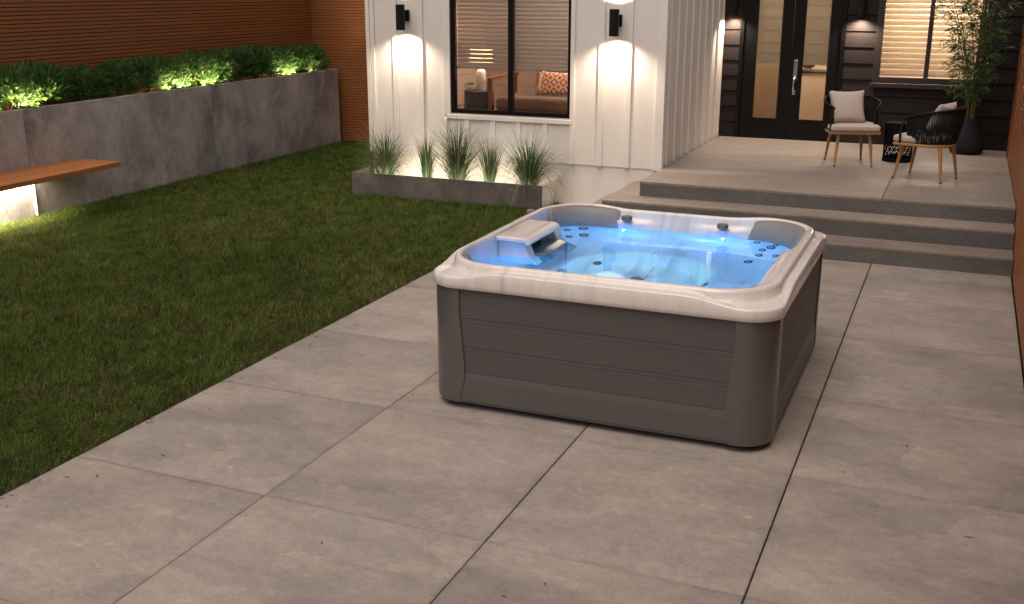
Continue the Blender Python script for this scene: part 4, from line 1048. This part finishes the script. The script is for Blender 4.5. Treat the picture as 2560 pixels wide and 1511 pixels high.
# unseen lamps added low in the tub's front, brightening the water towards the back
for x, y, z, e, col_ in ((-1.86, 6.10, .32, 7.5, (.34, .74, .90)), (-2.45, 5.80, .64, 2.4, (.05, .26, 1.)), (-1.25, 5.82, .64, 2.4, (.05, .26, 1.))):
    c, nrm, i_, d_ = bvh.find_nearest(Vector((x, y, z)))
    if nrm.dot(Vector((CX, CY, .7))-c) < 0: nrm = -nrm
    l_ = disc('water_light', c, nrm, [(.045, -.003), (.045, .004), (.036, .008)], 'led_blue', tub)
    lamp('SPOT', tuple(c+nrm*.03), e*4, col_, l_, .03, (0, 1, -.05), spot_size=math.radians(165), spot_blend=.8)

# ------------------------------------------------------------------ lawn
def lawn():
    x0, x1, y0, y1 = LX+.01, GX+.01, 3.0, BF-.02
    n = 620000
    X = rng.uniform(x0, x1, n); Y = y0+(y1-y0)*rng.uniform(0, 1, n)**1.15
    keep = ~((X > HL-.02) & (Y > HY-.0)) & ~((X > BX0) & (X < BX1) & (Y > BY0-.0))
    # lawn is only where the camera side of the fence can see it; the strip by the patio edge is ragged
    keep &= X < GX-.028+.022*np.sin(Y*9)*np.sin(Y*3.3)+rng.normal(0, .012, n)
    X, Y = X[keep], Y[keep]; n = len(X)
    def fld(sx_, sy_, ph): return np.sin(X*sx_+1.7*np.sin(Y*sy_*.7+ph))*np.cos(Y*sy_+1.3*np.sin(X*sx_*.6+ph*2))
    clump = .45*fld(8.1, 7.3, .3)+.4*fld(19., 16., 1.9)+.25*fld(2.1, 1.7, 4.)
    L = np.clip(.058+.024*rng.uniform(-1, 1, n)+.010*clump, .02, .11); W_ = rng.uniform(.0020, .0038, n)
    a = 2.2*fld(9.7, 8.1, 2.2)+2.2*fld(23.3, 19.1, .7)+rng.normal(0, 1.2, n); lean = np.clip(rng.normal(1.0, .33, n)+.25*fld(11., 9., 3.), .1, 1.5)
    d = np.stack([np.cos(a), np.sin(a), 0*a], 1); s = np.stack([-np.sin(a), np.cos(a), 0*a], 1)*W_[:, None]/2
    z0 = np.stack([X, Y, np.full(n, -.024)], 1); upv = np.array([0, 0, 1.])
    m1 = z0+(d*np.sin(lean*.55)[:, None]+upv*np.cos(lean*.55)[:, None])*(L*.55)[:, None]
    m2 = m1+(d*np.sin(lean*1.25)[:, None]+upv*np.cos(lean*1.25)[:, None])*(L*.55)[:, None]
    V = np.stack([z0-s, z0+s, m1+s*.9, m1-s*.9, m2], 1).reshape(-1, 3)
    q = np.arange(n)*5
    loops = np.stack([q, q+1, q+2, q+3, q+3, q+2, q+4], 1).ravel().astype(np.int32)
    ls_ = np.stack([np.arange(n)*7, np.arange(n)*7+4], 1).ravel().astype(np.int32); lt = np.tile(np.array([4, 3], np.int32), n)
    me = bpy.data.meshes.new('grass'); me.vertices.add(n*5); me.vertices.foreach_set('co', V.ravel().astype(np.float32))
    me.loops.add(n*7); me.loops.foreach_set('vertex_index', loops); me.polygons.add(n*2); me.polygons.foreach_set('loop_start', ls_); me.polygons.foreach_set('loop_total', lt)
    me.update(calc_edges=True)
    cols = np.array([(.034, .072, .009), (.072, .120, .016), (.120, .162, .028), (.19, .162, .046), (.31, .24, .10)])
    pr = np.clip(.5+.5*clump, 0, 1); r_ = rng.uniform(0, 1, n)+.12*(pr-.5)+.13*fld(1.7, 1.3, 5.)*fld(.6, .8, 1.)+.05*fld(4.1, 3.3, 2.)
    idx = np.digitize(r_, [.34, .68, .86, .965]); c = cols[idx]*rng.uniform(.7, 1.3, (n, 1))
    t4 = np.repeat(np.concatenate([c, np.ones((n, 1))], 1), 5, 0)
    at = me.attributes.new('tone', 'FLOAT_COLOR', 'POINT'); at.data.foreach_set('color', t4.astype(np.float32).ravel())
    o = link('lawn_grass', me, 'grass'); tag(o, 'short green lawn with straw-coloured blades between planter wall and patio', 'grass', kind='stuff')
lawn()

# bits of leaf and clippings lying on the slabs
lb = MB()
for k in range(70):
    if k < 45: x = GX+abs(random.gauss(0, .16))+.01; y = random.uniform(3.2, 9.5)
    else: x = random.uniform(-4.1, .4); y = random.uniform(3.2, 10.2)
    if X0-.1 < x < X1+.1 and Y0-.1 < y < Y1+.1: continue
    a = random.uniform(0, PI); l_ = random.uniform(.008, .03); w_ = random.uniform(.0015, .004); c_, s_ = math.cos(a), math.sin(a)
    lb.add([(x-c_*l_, y-s_*l_, .003), (x+s_*w_, y-c_*w_, .006), (x+c_*l_, y+s_*l_, .003), (x-s_*w_, y+c_*w_, .005)], [(0, 1, 2, 3)])
tag(lb.build('leaf_litter', mat('dry_leaf', (.06, .045, .025), .8)), 'scattered dry clippings on the slabs near the lawn edge', 'litter', kind='stuff')
